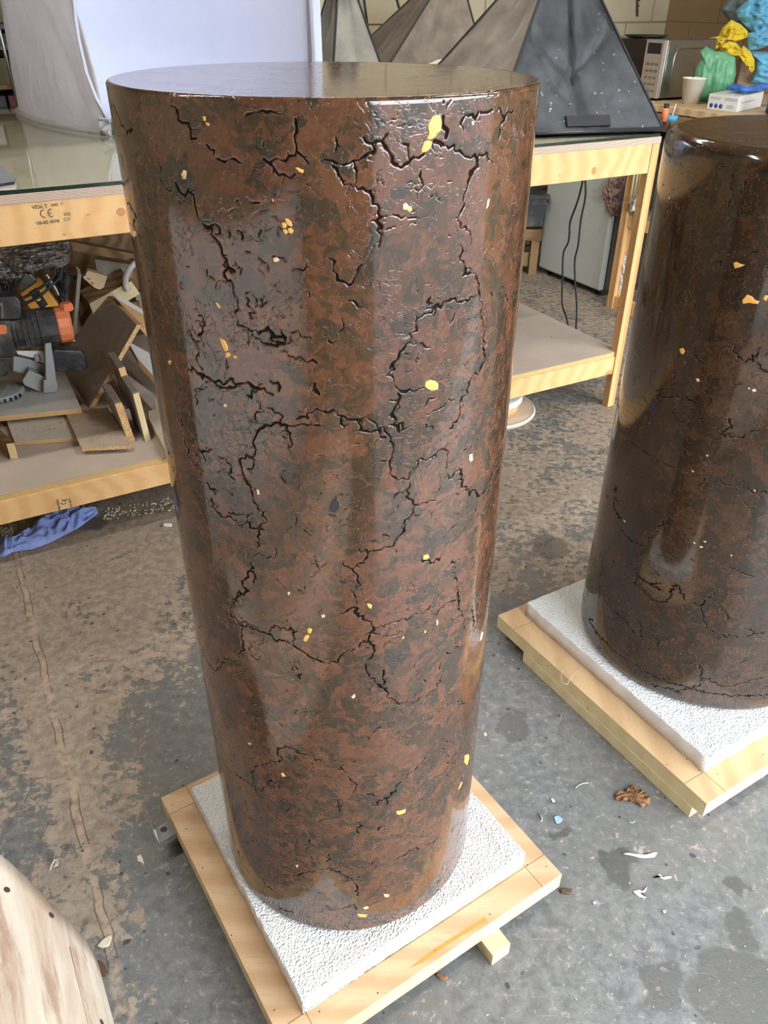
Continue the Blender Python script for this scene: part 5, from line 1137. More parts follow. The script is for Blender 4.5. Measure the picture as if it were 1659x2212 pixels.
cord('spanner', [(98, 592), (108, 606), (118, 622), (126, 638)], .93, .0085, M['steel'], 'chrome bar tool lying right of the yellow power tool', 'tool')
puff('dust_bag', [(120, 575), (142, 572), (150, 600), (140, 660), (128, 655), (112, 610)], atv(130, 640, 1.06), .04, M['blackp'], 'slumped black bag behind the chrome bar tool', 'bag', 12)
puff('bubble_wrap', [(-40, 533), (60, 527), (150, 516), (153, 540), (150, 566), (128, 575), (104, 570), (62, 588), (25, 598), (-40, 612)], atv(60, 600, .86), .07, M['bubble'], 'clear bubble wrap slumped over the tools under the left end of the bench', 'bubble wrap', 14, .5, (7, 5))
puff('cable_coil', [(-30, 600), (20, 600), (30, 625), (10, 648), (-30, 650)], atv(10, 645, 1.0), .05, M['blackp'], 'dark tangled cable pile behind the mitre saw at the left margin', 'cables', 15, .7, (8, 8))

# ---------------------------------------------------------------- blue paper towel on the floor, rubble
def floorcloth(name, top, bot, mat, label, cat, h=.035, seed=3):
    n, m_ = 80, 26; nz = (1-2.4*np.abs(vnoise((n, m_), (11, 5), seed)))*.9+(1-2.4*np.abs(vnoise((n, m_), (22, 9), seed+1)))*.4-.5; P = np.zeros((n, m_, 3))
    tx = np.linspace(0, 1, n)
    T = [np.array([np.interp(t, np.linspace(0, 1, len(q)), [p[k] for p in q]) for k in (0, 1)]) for q in (top, bot) for t in [0]]
    for i, t in enumerate(tx):
        a_ = [np.interp(t, np.linspace(0, 1, len(top)), [p[k] for p in top]) for k in (0, 1)]; b_ = [np.interp(t, np.linspace(0, 1, len(bot)), [p[k] for p in bot]) for k in (0, 1)]
        A = at(*a_, .004); B = at(*b_, .004)
        for j in range(m_):
            s_ = j/(m_-1); e = math.sin(math.pi*s_)**.6*min(1, 6*t+.2, 6*(1-t)+.2); p = A+(B-A)*s_
            P[i, j] = [p[0]+.012*nz[i, j]*e, p[1]+.008*nz[i, j]*e, .003+max(0, h*e*(.5+.95*nz[i, j]))]
    return one(name, MB().grid(P), mat, label, cat)
floorcloth('paper_towel', [(0, 1155), (18, 1168), (28, 1182), (62, 1150), (85, 1122), (130, 1105), (175, 1100), (205, 1094)], [(0, 1203), (12, 1200), (28, 1192), (70, 1186), (108, 1172), (135, 1158), (170, 1140), (212, 1108)], M['bluep'], 'crumpled blue paper towel on the floor below the low shelf', 'paper towel', .04)
rgb_ = random.Random(5); mb = MB()
for k in range(240):
    if rgb_.random() < .6: px, py = rgb_.uniform(225, 420), None; py = rgb_.uniform(1100-(px-225)*.16-2, 1100-(px-225)*.16+26)
    else: px, py = rgb_.uniform(0, 28), rgb_.uniform(1140, 1165)
    p = at(px, py, 0); s_ = rgb_.uniform(.0015, .005); mb.box(p+np.array([0, 0, s_*.4]), (s_*rgb_.uniform(.8, 2), s_, s_*.8), rz=rgb_.uniform(0, 3))
one('rubble', mb, M['paleflake'], 'scatter of small plaster crumbs on the floor under the low shelf', 'rubble', kind='stuff')

# round stacked discs on the floor below the shelf at right
dc = at(1048, 884, 0); dk = thing('cable_reel', [dc[0], dc[1], 0], 'round pale wood and white disc reel on the floor behind the central pedestal, right side', 'reel')
rb = np.linalg.norm(at(1156, 893, .008)[:2]-dc[:2])
MB().lathe([(.0, 0), (rb-.006, 0), (rb, .004), (rb, .010), (rb-.006, .016), (.0, .016)], (dc[0], dc[1], .0), 72).build('lower_disc', plain('tan_disc', (196, 170, 144), .5, .12, 10), dk)
MB().lathe([(rb-.012, .0155), (rb-.004, .012), (rb+.001, .009), (rb-.006, .0185), (rb-.012, .0155)], (dc[0], dc[1], .0), 72).build('white_edge', M['lampwhite'], dk)
MB().lathe([(.0, .016), (rb*.66, .016), (rb*.66, .055), (.0, .055)], (dc[0], dc[1], 0), 64).build('drum', M['beam'], dk)
MB().lathe([(.0, .0551), (rb*.70, .0551), (rb*.72, .060), (rb*.72, .082), (rb*.68, .085), (.0, .085)], (dc[0], dc[1], 0), 64).build('upper_disc', M['lampwhite'], dk)

# ---------------------------------------------------------------- under the right end: fridge, rack, cables, crate
FU, F0, F1 = .985, 1.19, 1.77
fr_ = thing('fridge', W(FU+.28, (F0+F1)/2, 0), 'off-white under-counter fridge standing behind the right end of the workbench', 'fridge')
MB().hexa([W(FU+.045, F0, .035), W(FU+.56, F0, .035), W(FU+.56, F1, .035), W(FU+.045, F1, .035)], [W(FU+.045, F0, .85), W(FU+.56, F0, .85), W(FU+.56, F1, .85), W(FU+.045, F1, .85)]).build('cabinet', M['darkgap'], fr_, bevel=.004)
MB().hexa([W(FU, F0, .035), W(FU+.042, F0, .035), W(FU+.042, F1, .035), W(FU, F1, .035)], [W(FU, F0, .84), W(FU+.042, F0, .84), W(FU+.042, F1, .84), W(FU, F1, .84)]).build('door', M['fridge'], fr_, bevel=.012)
for (U, V) in ((.06, F0+.05), (.06, F1-.05), (.5, F0+.05), (.5, F1-.05)): MB().lathe([(.0, 0), (.02, 0), (.018, .034), (.0, .034)], W(FU+U, V, 0), 14).build('foot', M['black'], fr_)
# black power cords
CG = 'black cords hanging from the back of the workbench'
def cordu(px, U, label):
    P = [atu(x, y, U) for x, y in px]; Q = []
    for i in range(len(P)-1):
        p0, p1, p2, p3 = P[max(i-1, 0)], P[i], P[i+1], P[min(i+2, len(P)-1)]
        for t in np.linspace(0, 1, 7)[:-1]: Q.append(.5*((2*p1)+(-p0+p2)*t+(2*p0-5*p1+4*p2-p3)*t*t+(-p0+3*p1-3*p2+p3)*t**3))
    Q.append(P[-1]); return one('extension_lead', MB().tube(Q, .0042, 8), M['black'], label, 'cable', CG)
cordu([(1262, 350), (1258, 395), (1246, 440), (1232, 478), (1230, 505), (1227, 525), (1217, 548), (1215, 600), (1214, 640), (1216, 665), (1224, 688), (1230, 720)], .075, 'left black power cord hanging in front of the fridge')
cordu([(1262, 350), (1265, 400), (1264, 430), (1255, 475), (1249, 530), (1242, 560), (1242, 600), (1245, 640), (1246, 665), (1245, 697), (1243, 730)], .085, 'right black power cord hanging in front of the fridge')
# timber rack
rk = thing('timber_rack', W(1.05, .95, 0), 'pine rack with bags, between the fridge and the darker right pedestal', 'rack')
def pbox(name, U0, U1, V0, V1, z0, z1, mat, parent, **k): return ubar(name, U0, U1, V0, V1, z0, z1, mat, parent, **k)
pbox('post', .905, .965, .985, 1.03, 0, 1.0, M['beamY'], rk, bevel=.002)
pbox('post', .905, .965, .42, .465, 0, 1.0, M['beamY'], rk, bevel=.002)
pbox('post', 1.40, 1.46, .985, 1.03, 0, 1.0, M['beamY'], rk, bevel=.002)
pbox('post', 1.40, 1.46, .42, .465, 0, 1.0, M['beamY'], rk, bevel=.002)
pbox('rail', .915, .955, .466, .984, .0, .075, M['beamY'], rk, bevel=.002)
zr = atu(1370, 480, .92)[2]
pbox('rail', .915, .955, .466, .984, zr-.035, zr+.03, M['beamY'], rk, bevel=.002)
pbox('shelf', .915, 1.45, .466, .984, zr+.0305, zr+.045, M['mdff'], rk)
pbox('back_panel', 1.38, 1.395, .466, .984, .08, zr-.04, M['dkwood'], rk)
pq = atu(1345, 650, 1.0); pc = thing('foil_packet', [*W(1.05, uv(pq)[1], .0)[:2], .0], 'silver ribbed packet on the bottom of the pine rack', 'packet')
puff('packet_wall', [(1338, 560), (1352, 540), (1368, 515), (1378, 530), (1374, 600), (1366, 640), (1333, 636), (1335, 590)], W(1.17, .76, .3), .04, M['whitepl'], parent=pc, seed=22, amp=.2, freq=(9, 4))
wb = W(1.0, .86, zr+.046); rest(puff('plastic_bag', [(1358, 458), (1362, 435), (1380, 400), (1392, 372), (1405, 372), (1402, 420), (1396, 452)], wb, .07, M['whitepl'], 'white plastic bag on the upper shelf of the pine rack', 'bag', 23, .4), zr+.0455)
for k, (x, lb) in enumerate(((1362, 'left'), (1369, 'middle'), (1376, 'right'))):
    c = W(.90, uv(atu(x, 430, .90))[1], 0); zb_ = atu(x, 440-(k*3), .90)[2]
    one('wooden_stake', MB().hexa([c+np.array([-.006, -.006, zb_]), c+np.array([.006, -.006, zb_]), c+np.array([.006, .006, zb_]), c+np.array([-.006, .006, zb_])], [c+np.array([-.006, -.006, .99]), c+np.array([.006, -.006, .99]), c+np.array([.006, .006, .99]), c+np.array([-.006, .006, .99])]), M['pineblk'], '%s of three thin wooden strips hanging at the top of the pine rack' % lb, 'wood strip', 'wood strips on the pine rack')
# dusty pink cloth hung over the fridge corner
puff('cloth', [(1318, 375), (1352, 370), (1350, 400), (1342, 420), (1335, 450), (1334, 466), (1322, 468), (1312, 455), (1308, 440), (1300, 425), (1302, 405), (1312, 395)], W(FU-.04, F0+.02, .6), .03, M['pink'], 'dusty pink cloth hanging over the corner of the fridge', 'cloth', 25, .6, (6, 6))
# dark crate on timber supports, left of the fridge
cb = W(.66, 1.92, 0); zc0 = lift(1165, 490, cb)[2]; zc1 = lift(1165, 418, cb)[2]
cr = thing('crate', [cb[0], cb[1], zc0], 'dark dusty plastic crate on a timber trestle left of the fridge', 'crate')
ext(MB(), [(1085, 428), (1183, 428), (1172, 490), (1085, 492)], cb, .25).build('crate_body', M['blackp'], cr, bevel=.004)
ext(MB(), [(1085, 416), (1190, 424), (1188, 432), (1085, 432)], cb, .27, -.01).build('crate_rim', M['blackp'], cr, bevel=.003)
ext(MB(), [(1085, 438), (1187, 438), (1186, 443), (1085, 443)], cb, .26, -.006).build('crate_rim', M['blackp'], cr, bevel=.002)
tr = thing('trestle', [cb[0]-.1, cb[1], 0], 'low brown timber trestle under the dark crate', 'trestle')
o = MB(); c0 = lift(1120, 494, cb); c1 = lift(1172, 494, cb); d = hdir(cb)
for nm, pa, pb_, z0, z1 in (('top_rail', c0-(c1-c0)*1.2, c1, c0[2]-.07, c0[2]-.003), ):
    MB().hexa([[*pa[:2], z0], [*pb_[:2], z0], [*(pb_+d*.25)[:2], z0], [*(pa+d*.25)[:2], z0]], [[*pa[:2], z1], [*pb_[:2], z1], [*(pb_+d*.25)[:2], z1], [*(pa+d*.25)[:2], z1]]).build(nm, M['dkwood'], tr)
zl_ = c0[2]-.0705
for q in (c1-(c1-c0)*.25, c0-(c1-c0)*1.1): MB().box([q[0]+d[0]*.03, q[1]+d[1]*.03, zl_/2], (.05, .05, zl_)).build('leg', M['dkwood'], tr)
MB().box([*(c0[:2]+d[:2]*.03), zl_*.42], (.22, .03, .09), rz=UA*.2).build('cross_rail', M['dkwood'], tr)

# ---------------------------------------------------------------- worktop on the right
WZ = 1.045; we = uv(at(1426, 227, WZ)); wf_ = uv(at(1527, 242, WZ)); WU = (we[0]+wf_[0])/2
wt = thing('worktop', W(WU+.4, .9, WZ-.04), 'stained pale worktop along the right wall behind the darker pedestal', 'worktop')
MB().hexa([W(WU, -.9, WZ-.032), W(UR-.01, -.9, WZ-.032), W(UR-.01, VB-.03, WZ-.032), W(WU, VB-.03, WZ-.032)], [W(WU, -.9, WZ), W(UR-.01, -.9, WZ), W(UR-.01, VB-.03, WZ), W(WU, VB-.03, WZ)]).build('top', wood('stained_worktop', (206, 182, 142), (180, 152, 112), 'X', .4, .5, False, .35), wt, bevel=.003)
MB().hexa([W(WU+.02, -.85, WZ-.12), W(WU+.05, -.85, WZ-.12), W(WU+.05, 1.1, WZ-.12), W(WU+.02, 1.1, WZ-.12)], [W(WU+.02, -.85, WZ-.033), W(WU+.05, -.85, WZ-.033), W(WU+.05, 1.1, WZ-.033), W(WU+.02, 1.1, WZ-.033)]).build('apron', M['dkwood'], wt)
pbox('support_leg', WU+.05, WU+.10, -.8, -.74, 0, WZ-.033, M['beamY'], wt); pbox('support_leg', UR-.1, UR-.05, -.8, -.74, 0, WZ-.033, M['beamY'], wt)
pbox('support_leg', UR-.1, UR-.05, 1.9, 1.96, 0, WZ-.033, M['beamY'], wt)
# microwave
mu, mv = WU+.12, uv(atu(1438, 83, WU+.12))[1]; mz = WZ+.012; mh = atu(1437, 86, mu)[2]
mw = thing('microwave', W(mu+.18, mv+.25, WZ), 'silver microwave oven with dark door on the right worktop, behind the slate softbox', 'microwave')
MB().hexa([W(mu+.02, mv, mz), W(mu+.38, mv, mz), W(mu+.38, mv+.50, mz), W(mu+.02, mv+.50, mz)], [W(mu+.02, mv, mh), W(mu+.38, mv, mh), W(mu+.38, mv+.50, mh), W(mu+.02, mv+.50, mh)]).build('case', M['steel'], mw, bevel=.004)
MB().hexa([W(mu, mv, mz), W(mu+.018, mv, mz), W(mu+.018, mv+.13, mz), W(mu, mv+.13, mz)], [W(mu, mv, mh-.004), W(mu+.018, mv, mh-.004), W(mu+.018, mv+.13, mh-.004), W(mu, mv+.13, mh-.004)]).build('control_panel', plain('warm_grey_panel', (150, 138, 124), .35, .05), mw, bevel=.002)
dr_ = MB().hexa([W(mu, mv+.133, mz), W(mu+.018, mv+.133, mz), W(mu+.018, mv+.50, mz), W(mu, mv+.50, mz)], [W(mu, mv+.133, mh-.004), W(mu+.018, mv+.133, mh-.004), W(mu+.018, mv+.50, mh-.004), W(mu, mv+.50, mh-.004)]).build('door', plain('door_dark_glass', (34, 26, 22), .12, .1), mw, bevel=.002)
H = mh-mz
def mp(v0, v1, h0, h1, nm, mat): MB().hexa([W(mu-.0012, mv+v0, mz+H*h0), W(mu+.001, mv+v0, mz+H*h0), W(mu+.001, mv+v1, mz+H*h0), W(mu-.0012, mv+v1, mz+H*h0)], [W(mu-.0012, mv+v0, mz+H*h1), W(mu+.001, mv+v0, mz+H*h1), W(mu+.001, mv+v1, mz+H*h1), W(mu-.0012, mv+v1, mz+H*h1)]).build(nm, mat, mw)
mp(.018, .112, .76, .94, 'display', M['black'])
for r in range(5):
    for c in range(3): mp(.022+c*.031, .044+c*.031, .10+r*.115, .145+r*.115, 'button', plain('button_grey', (112, 102, 92), .5) if (r, c) == (0, 0) else bpy.data.materials['button_grey'])
rr_ = []                                              # embossed rounded ridge pressed in the near side
for t in np.linspace(0, math.pi/2, 8): rr_.append(W(mu+.115+.03*(1-math.sin(t)), mv-.0005, mz+H*.82+.03*(-1+math.sin(t+0))*0+H*0-.03*(1-math.cos(math.pi/2-t))*0-.0+(-.03*(1-math.sin(t)))*0))
ridge = [W(mu+.085, mv-.0006, mz+.03), W(mu+.085, mv-.0006, mz+H*.70), W(mu+.095, mv-.0006, mz+H*.80), W(mu+.12, mv-.0006, mz+H*.84), W(mu+.34, mv-.0006, mz+H*.84)]
MB().tube(ridge, .003, 8).build('pressed_ridge', M['steel'], mw); MB().tube([W(mu+.035, mv-.0004, mz+.004), W(mu+.035, mv-.0004, mh-.004)], .002, 6).build('seam', M['steel'], mw)
for U, V in ((.04, .03), (.35, .03), (.04, .46), (.35, .46)): MB().lathe([(.0, 0), (.012, 0), (.012, .0122), (.0, .0122)], W(mu+U, mv+V, WZ+.0002), 12).build('foot', M['black'], mw)
tp_ = [atu(1350, 74, mu+.05), atu(1448, 76, mu+.05)]
tc = W(mu+.10, mv+.24, mh+.0005); one('tray', MB().lathe([(.0, .0), (.085, .0), (.115, .012), (.118, .012), (.088, -.0), (.0, .004)], tc, 28), M['black'], 'flat black tray lying on top of the microwave', 'tray')
# paper cup with black stirrer
cp = at(1490, 224, WZ); ct_ = lift(1502, 168, cp); ch = ct_[2]-WZ
s_ = np.linalg.norm((cp-CAM)@CF)/FPX
cup = thing('paper_cup', [cp[0], cp[1], WZ], 'white paper cup with black stirrer on the right worktop', 'cup')
MB().lathe([(.0, .003), (15.5*s_, .003), (23*s_, ch), (24.5*s_, ch), (24.8*s_, ch-.004), (23.8*s_, ch-.004), (16.5*s_, .0), (.0, .0)], [cp[0]+.0, cp[1], WZ+.0003], 40).build('cup_wall', M['cup'], cup)
MB().tube([[cp[0], cp[1], WZ+.01], [cp[0]-.012, cp[1]+.01, WZ+ch+.07]], .0016, 6).build('stirrer', M['black'], cup)
# green plastic bag, cardboard box, cloths
gb = at(1540, 222, WZ)
G0 = at(1558, 222, WZ)
rest(puff('plastic_bag', [(1510, 218), (1498, 180), (1503, 150), (1515, 128), (1512, 112), (1525, 100), (1545, 112), (1565, 112), (1588, 125), (1590, 160), (1580, 195), (1560, 215), (1530, 222)], G0, .05, M['green'], 'translucent green plastic bag on the right worktop behind the paper cup', 'bag', 41, .16, (2, 4)), WZ)
cbx = at(1612, 198, WZ); ctz = lift(1612, 110, cbx)[2]
one('cardboard_box', MB().box([cbx[0]+.06, cbx[1]+.06, (WZ+ctz)/2+.001], (.26, .14, ctz-WZ), rz=UA+.5), M['card'], 'pinkish cardboard box behind the gloves on the right worktop', 'box')
bx = cbx+np.array([0, 0, 0.])-hdir(cbx)*.13
YG = 'yellow and blue cloths heaped on the cardboard box'
puff('cloth', [(1556, 20), (1600, -30), (1640, -60), (1720, -60), (1720, 60), (1660, 90), (1600, 60), (1575, 45)], bx, .10, plain('grey_cloth', (104, 116, 116), .9, .1), 'dark grey-blue cloth at the back of the cloth heap', 'cloth', 51, .4, (4, 4), YG, off=.16)
puff('cloth', [(1590, 22), (1622, -6), (1628, -30), (1720, -30), (1720, 60), (1690, 50), (1665, 75), (1628, 75), (1610, 58), (1592, 40)], bx, .07, M['skyblue'], 'light blue cloth at the top of the cloth heap', 'cloth', 52, .45, (4, 4), YG, off=.02)
puff('cloth', [(1614, 72), (1640, 66), (1700, 60), (1720, 90), (1660, 98), (1640, 106), (1616, 110)], bx, .05, M['skyblue'], 'light blue cloth in the middle right of the cloth heap', 'cloth', 53, .4, (4, 4), YG, off=-.03)
puff('cloth', [(1620, 112), (1650, 112), (1720, 110), (1720, 180), (1655, 182), (1620, 178), (1632, 150), (1634, 125)], bx, .05, M['skyblue'], 'stained light blue cloth hanging lowest at the right margin', 'cloth', 54, .3, (3, 3), YG, off=.0)
puff('cloth', [(1532, 82), (1552, 78), (1560, 60), (1580, 42), (1600, 52), (1615, 66), (1618, 80), (1590, 90), (1570, 88), (1550, 106), (1536, 108), (1528, 100)], bx, .06, M['yellowc'], 'upper yellow cloth folded over the green bag', 'cloth', 55, .5, (4, 4), YG, off=-.02)
puff('cloth', [(1554, 98), (1575, 88), (1590, 92), (1600, 104), (1606, 98), (1622, 112), (1630, 130), (1630, 150), (1624, 158), (1610, 138), (1592, 120), (1570, 122), (1558, 115)], bx, .05, M['yellowc'], 'lower yellow cloth trailing down to a point', 'cloth', 56, .55, (4, 4), YG, off=-.06)
# box of blue gloves
g0, g1, g2_ = at(1526, 235, WZ), at(1590, 243, WZ), at(1643, 230, WZ); gh = lift(1533, 202, g0)[2]-WZ
d1 = g1-g0; d2_ = g2_-g1; gbx = thing('glove_box', (g0+g2_)/2, 'white box of blue disposable gloves with three blue dots on the right worktop', 'box')
q = [g0, g1, g2_, g0+d2_]; MB().hexa([[*p[:2], WZ+.0003] for p in q], [[*p[:2], WZ+gh] for p in q]).build('carton', M['lampwhite'], gbx, bevel=.0015)
n1 = np.array([d1[1], -d1[0], 0]); n1 /= np.linalg.norm(n1); n2_ = np.array([d2_[1], -d2_[0], 0]); n2_ /= np.linalg.norm(n2_)
def onface(o, d, n, a0, a1, h0, h1, mat, nm):
    P = [o+d*a0, o+d*a1]; MB().hexa([[*(P[0]+n*.0006)[:2], WZ+gh*h0], [*(P[1]+n*.0006)[:2], WZ+gh*h0], [*(P[1]-n*.0006)[:2], WZ+gh*h0], [*(P[0]-n*.0006)[:2], WZ+gh*h0]], [[*(P[0]+n*.0006)[:2], WZ+gh*h1], [*(P[1]+n*.0006)[:2], WZ+gh*h1], [*(P[1]-n*.0006)[:2], WZ+gh*h1], [*(P[0]-n*.0006)[:2], WZ+gh*h1]]).build(nm, mat, gbx)
for k in range(3):
    c = g0+d1*(.14+.16*k); MB().lathe([(.0, .0008), (gh*.15, .0008), (gh*.15, -.001)], [c[0], c[1], WZ+gh*.27], 20, axis=n1).build('blue_dot', M['blueink'], gbx)
rg_ = random.Random(3)
for row, (a0, a1, hh) in enumerate(((.06, .42, .80), (.06, .40, .70), (.55, .95, .80), (.55, .95, .70), (.66, .90, .36), (.66, .86, .28), (.66, .90, .20))):
    a = a0
    while a < a1: w = rg_.uniform(.03, .07); onface(g0, d1, n1, a, min(a+w, a1), hh-.03, hh+.035, M['greyink'], 'print'); a += w+.015
a = .12
while a < .62: onface(g1, d2_, n2_, a, a+.05, .50, .60, M['greyink'], 'print'); a += .07
gc = (g0+g2_)/2; rest(cloth_blob('glove', [[*(g0+d2_*.45+d1*.15)[:2], WZ+gh+.012], [*(g0+d1*.5+d2_*.4)[:2], WZ+gh+.018], [*(g1+d2_*.3-d1*.1)[:2], WZ+gh+.016], [*(g2_-d1*.2)[:2], WZ+gh+.012], [*(g2_+d2_*.35)[:2], WZ+gh+.010]], [.012, .024, .020, .026, .012], M['blueg'], 'crumpled blue gloves bulging from the top of the white glove box', 'gloves', 61, .7, freq=(8, 5)), WZ+gh)
# small bottles by the worktop edge and dark jar
def vial(px, py, r, h, zb_, mats, label, name='bottle', cap=None):
    p = at(px, py, zb_); t_ = thing(name, p, label, 'bottle'); MB().lathe([(.0, 0), (r, 0), (r, h*.7), (r*.5, h*.8), (.0, h*.8)], p, 20).build('bottle_body', mats[0], t_); MB().lathe([(r*.75, h*.72), (r*.75, h), (.0, h)], p, 16).build('cap', mats[1], t_); return t_
pbox('top_shelf', .78, .985, .45, 1.0, 1.0005, 1.012, M['dkwood'], rk)
TZ = 1.0124
vial(1434, 262, .016, .075, TZ, (M['orange'], M['black']), 'small orange bottle with black cap beyond the workbench corner')
p = at(1449, 262, TZ); tb_ = thing('tub', p, 'small blue tub with white stick beyond the workbench corner', 'tub'); MB().lathe([(.0, 0), (.026, 0), (.030, .026), (.028, .026), (.024, .004), (.0, .004)], p, 24).build('tub_wall', plain('cyan_tub', (70, 150, 190), .5), tb_); MB().tube([p+np.array([0, 0, .006]), p+np.array([.012, .004, .075])], .0025, 7).build('stick', M['lampwhite'], tb_)
p = at(1668, 246, WZ+.001); one('jar', MB().lathe([(.0, 0), (.03, 0), (.034, .01), (.034, .06), (.02, .075), (.02, .095), (.0, .095)], p, 24), plain('dark_glass', (40, 32, 26), .1), 'dark glass jar at the right margin beside the glove box', 'jar')

# ---------------------------------------------------------------- left background shelving and pole, wall fittings
sx = thing('shelving', W(-2.6, 2.15, 0), 'dark shelving with boxes behind the photography tent at the left edge', 'shelving')
pu0, pu1 = uv(atv(-90, 60, 1.98))[0], uv(atv(66, 60, 1.98))[0]; zt_ = atv(10, 52, 1.98)[2]
pbox('side', pu0-.03, pu0, 1.98, 2.26, 0, zt_, M['graphite'], sx); pbox('side', pu1, pu1+.02, 1.98, 2.26, 0, zt_, M['graphite'], sx); pbox('back', pu0, pu1, 2.25, 2.26, 0, zt_, M['black'], sx)
for y in (52, 97, 183, 240): z_ = atv(20, y, 1.98)[2]; pbox('shelf', pu0+.001, pu1-.001, 1.98, 2.245, z_-.018, z_, M['graphite'] if y < 150 else M['dkwood'], sx)
cols = [(120, 60, 60), (50, 66, 80), (170, 160, 150), (96, 84, 50), (60, 60, 64), (110, 50, 56), (40, 70, 92), (84, 76, 60)]
k = 0
for y0 in (97, 183, 240):
    z_ = atv(20, y0, 1.98)[2]; x = pu0+.02; rg_ = random.Random(y0)
    while x < pu1-.12:
        w = rg_.uniform(.06, .11); h = {97: rg_.uniform(.03, .05), 183: rg_.uniform(.08, .12), 240: rg_.uniform(.05, .075)}[y0]
        o = MB().hexa([W(x, 2.0, z_+.0005), W(x+w, 2.0, z_+.0005), W(x+w, 2.18, z_+.0005), W(x, 2.18, z_+.0005)], [W(x, 2.0, z_+h), W(x+w, 2.0, z_+h), W(x+w, 2.18, z_+h), W(x, 2.18, z_+h)]).build('box', plain('box_colour_%d' % k, cols[k % 8], .6), None)
        nm = ['dull red', 'slate blue', 'pale grey', 'olive', 'charcoal', 'maroon', 'deep blue', 'khaki'][k % 8]
        tag(o, '%s box on the %s shelf of the dark shelving at the left edge' % (nm, {97: 'top', 183: 'middle', 240: 'bottom'}[y0]), 'box', 'boxes in the dark shelving'); k += 1; x += w+.012
pl = [atv(0, 70, 1.90), atv(44, 246, 1.90)]; dd_ = (pl[1]-pl[0]); pl = [pl[0]-dd_*.6, pl[1]]
one('metal_pole', MB().tube(pl, .008, 10), M['steel'], 'thin grey metal pole leaning beside the white tent', 'pole')
for x0, x1, lb in ((787, 793, 'left'), (858, 871, 'right')):
    P = [atv(x0-2, -30, VB-.012), atv(x0, 0, VB-.012), atv(x1, 48, VB-.012), atv(x1+3, 90, VB-.012), atv(x1+3, 240, VB-.012)]
    one('green_cord', MB().tube(P, .006, 8), plain('dark_green_cord', (36, 62, 46), .6) if lb == 'left' else bpy.data.materials['dark_green_cord'], '%s of two dark green cords hanging on the back wall' % lb, 'cord', 'green cords on the back wall')
P0_ = atv(1375, -20, VB-.004); P1_ = atv(1375, 36, VB-.004)
brk = thing('shelf_bracket', P1_, 'narrow slotted metal bracket screwed to the back wall above the microwave', 'bracket')
e = np.array([U2[0], U2[1], 0]); nv = np.array([V2[0], V2[1], 0])
MB().hexa([P1_-e*.012-nv*.006, P1_+e*.012-nv*.006, P1_+e*.012, P1_-e*.012], [P0_-e*.012-nv*.006, P0_+e*.012-nv*.006, P0_+e*.012, P0_-e*.012]).build('plate', M['steel'], brk, bevel=.001)
for k in range(3): MB().lathe([(.0, .001), (.004, .001), (.005, 0), (.005, -.002)], P1_+np.array([0, 0, .03+.03*k])-nv*.006, 10, axis=-nv).build('slot', M['black'], brk)

# ---------------------------------------------------------------- debris on the floor
def flat(name, px, mat, label, cat, th=.0012, z=.0006, group=None, curl=0.0, seed=1):
    P = [at(x, y, z) for x, y in px]; c = sum(P)/len(P); rg = random.Random(seed); E = []
    for a, b in zip(P, P[1:]+P[:1]): E += [a, (a+b)/2+np.array([rg.uniform(-1, 1), rg.uniform(-1, 1), 0])*.06*np.linalg.norm(b-a)]
    R_ = max(np.linalg.norm(p-c) for p in E); rows = []
    for k in (1, .8, .5, .2, .02): rows.append([c+(p-c)*k+np.array([0, 0, th+curl*(np.linalg.norm((p-c)*k)/R_)**2*rg.uniform(.6, 1.2)]) for p in E])
    mb = MB().grid(np.array([[p-np.array([0, 0, th*.9]) for p in rows[0]]]+rows), closed=True)
    o = one(name, mb, mat, label, cat, group); return o
# oak leaf with lobes and midrib
lf = thing('oak_leaf', at(1365, 1722, 0), 'dry curled brown oak leaf on the floor between the two plywood bases', 'leaf')
out = zz_(1040, 1600, 2.68, '770,345 772,322 800,305 830,312 842,296 840,280 862,268 882,270 905,290 930,300 945,300 948,318 940,325 965,330 975,348 972,380 950,378 935,392 915,385 895,365 880,358 860,368 845,352 815,362 795,355')
c = at(1366, 1722, .004); P = [at(x, y, .0) for x, y in out]; rg = random.Random(2); rows = []
E = []
for a, b in zip(P, P[1:]+P[:1]): E += [a, (2*a+b)/3, (a+2*b)/3]
for k in np.linspace(1, .03, 10): rows.append([c*(1-k)+p*k+np.array([0, 0, .002+.011*abs(math.sin(i*.55))*k*(.4+.6*math.sin(k*5))**2+.004*math.sin(i*.9+k*9)*k+.004*k]) for i, p in enumerate(E)])
MB().grid(np.array(rows), closed=True).build('leaf_blade', M['leaf'], lf, solid=.0006)
MB().tube([at(1326, 1728, .004), at(1345, 1722, .009), at(1365, 1722, .012), at(1395, 1736, .009)], [.0006, .0013, .0012, .0005], 6).build('midrib', M['brownbit'], lf)
flat('paint_flake', [(1196, 1765), (1205, 1762), (1213, 1768), (1216, 1771), (1210, 1778), (1202, 1780), (1198, 1774)], M['flake'], 'pale blue paint flake on the floor right of the central base', 'paint flake', curl=.001)
flat('paint_flake', [(1279, 1950), (1286, 1946), (1289, 1951), (1283, 1955)], M['flake'], 'small blue paint flake below the brown seed pod', 'paint flake')
flat('paint_flake', [(1430, 1967), (1437, 1965), (1440, 1971), (1433, 1974)], M['flake'], 'small blue paint flake nearest the white wood shaving', 'paint flake')
flat('plastic_strip', [(1346, 1843), (1375, 1846), (1395, 1847), (1412, 1842), (1420, 1843), (1414, 1852), (1395, 1854), (1370, 1850), (1347, 1846)], M['clearpl'], 'long pinkish clear plastic strip on the floor right of the central base', 'plastic strip', .002)
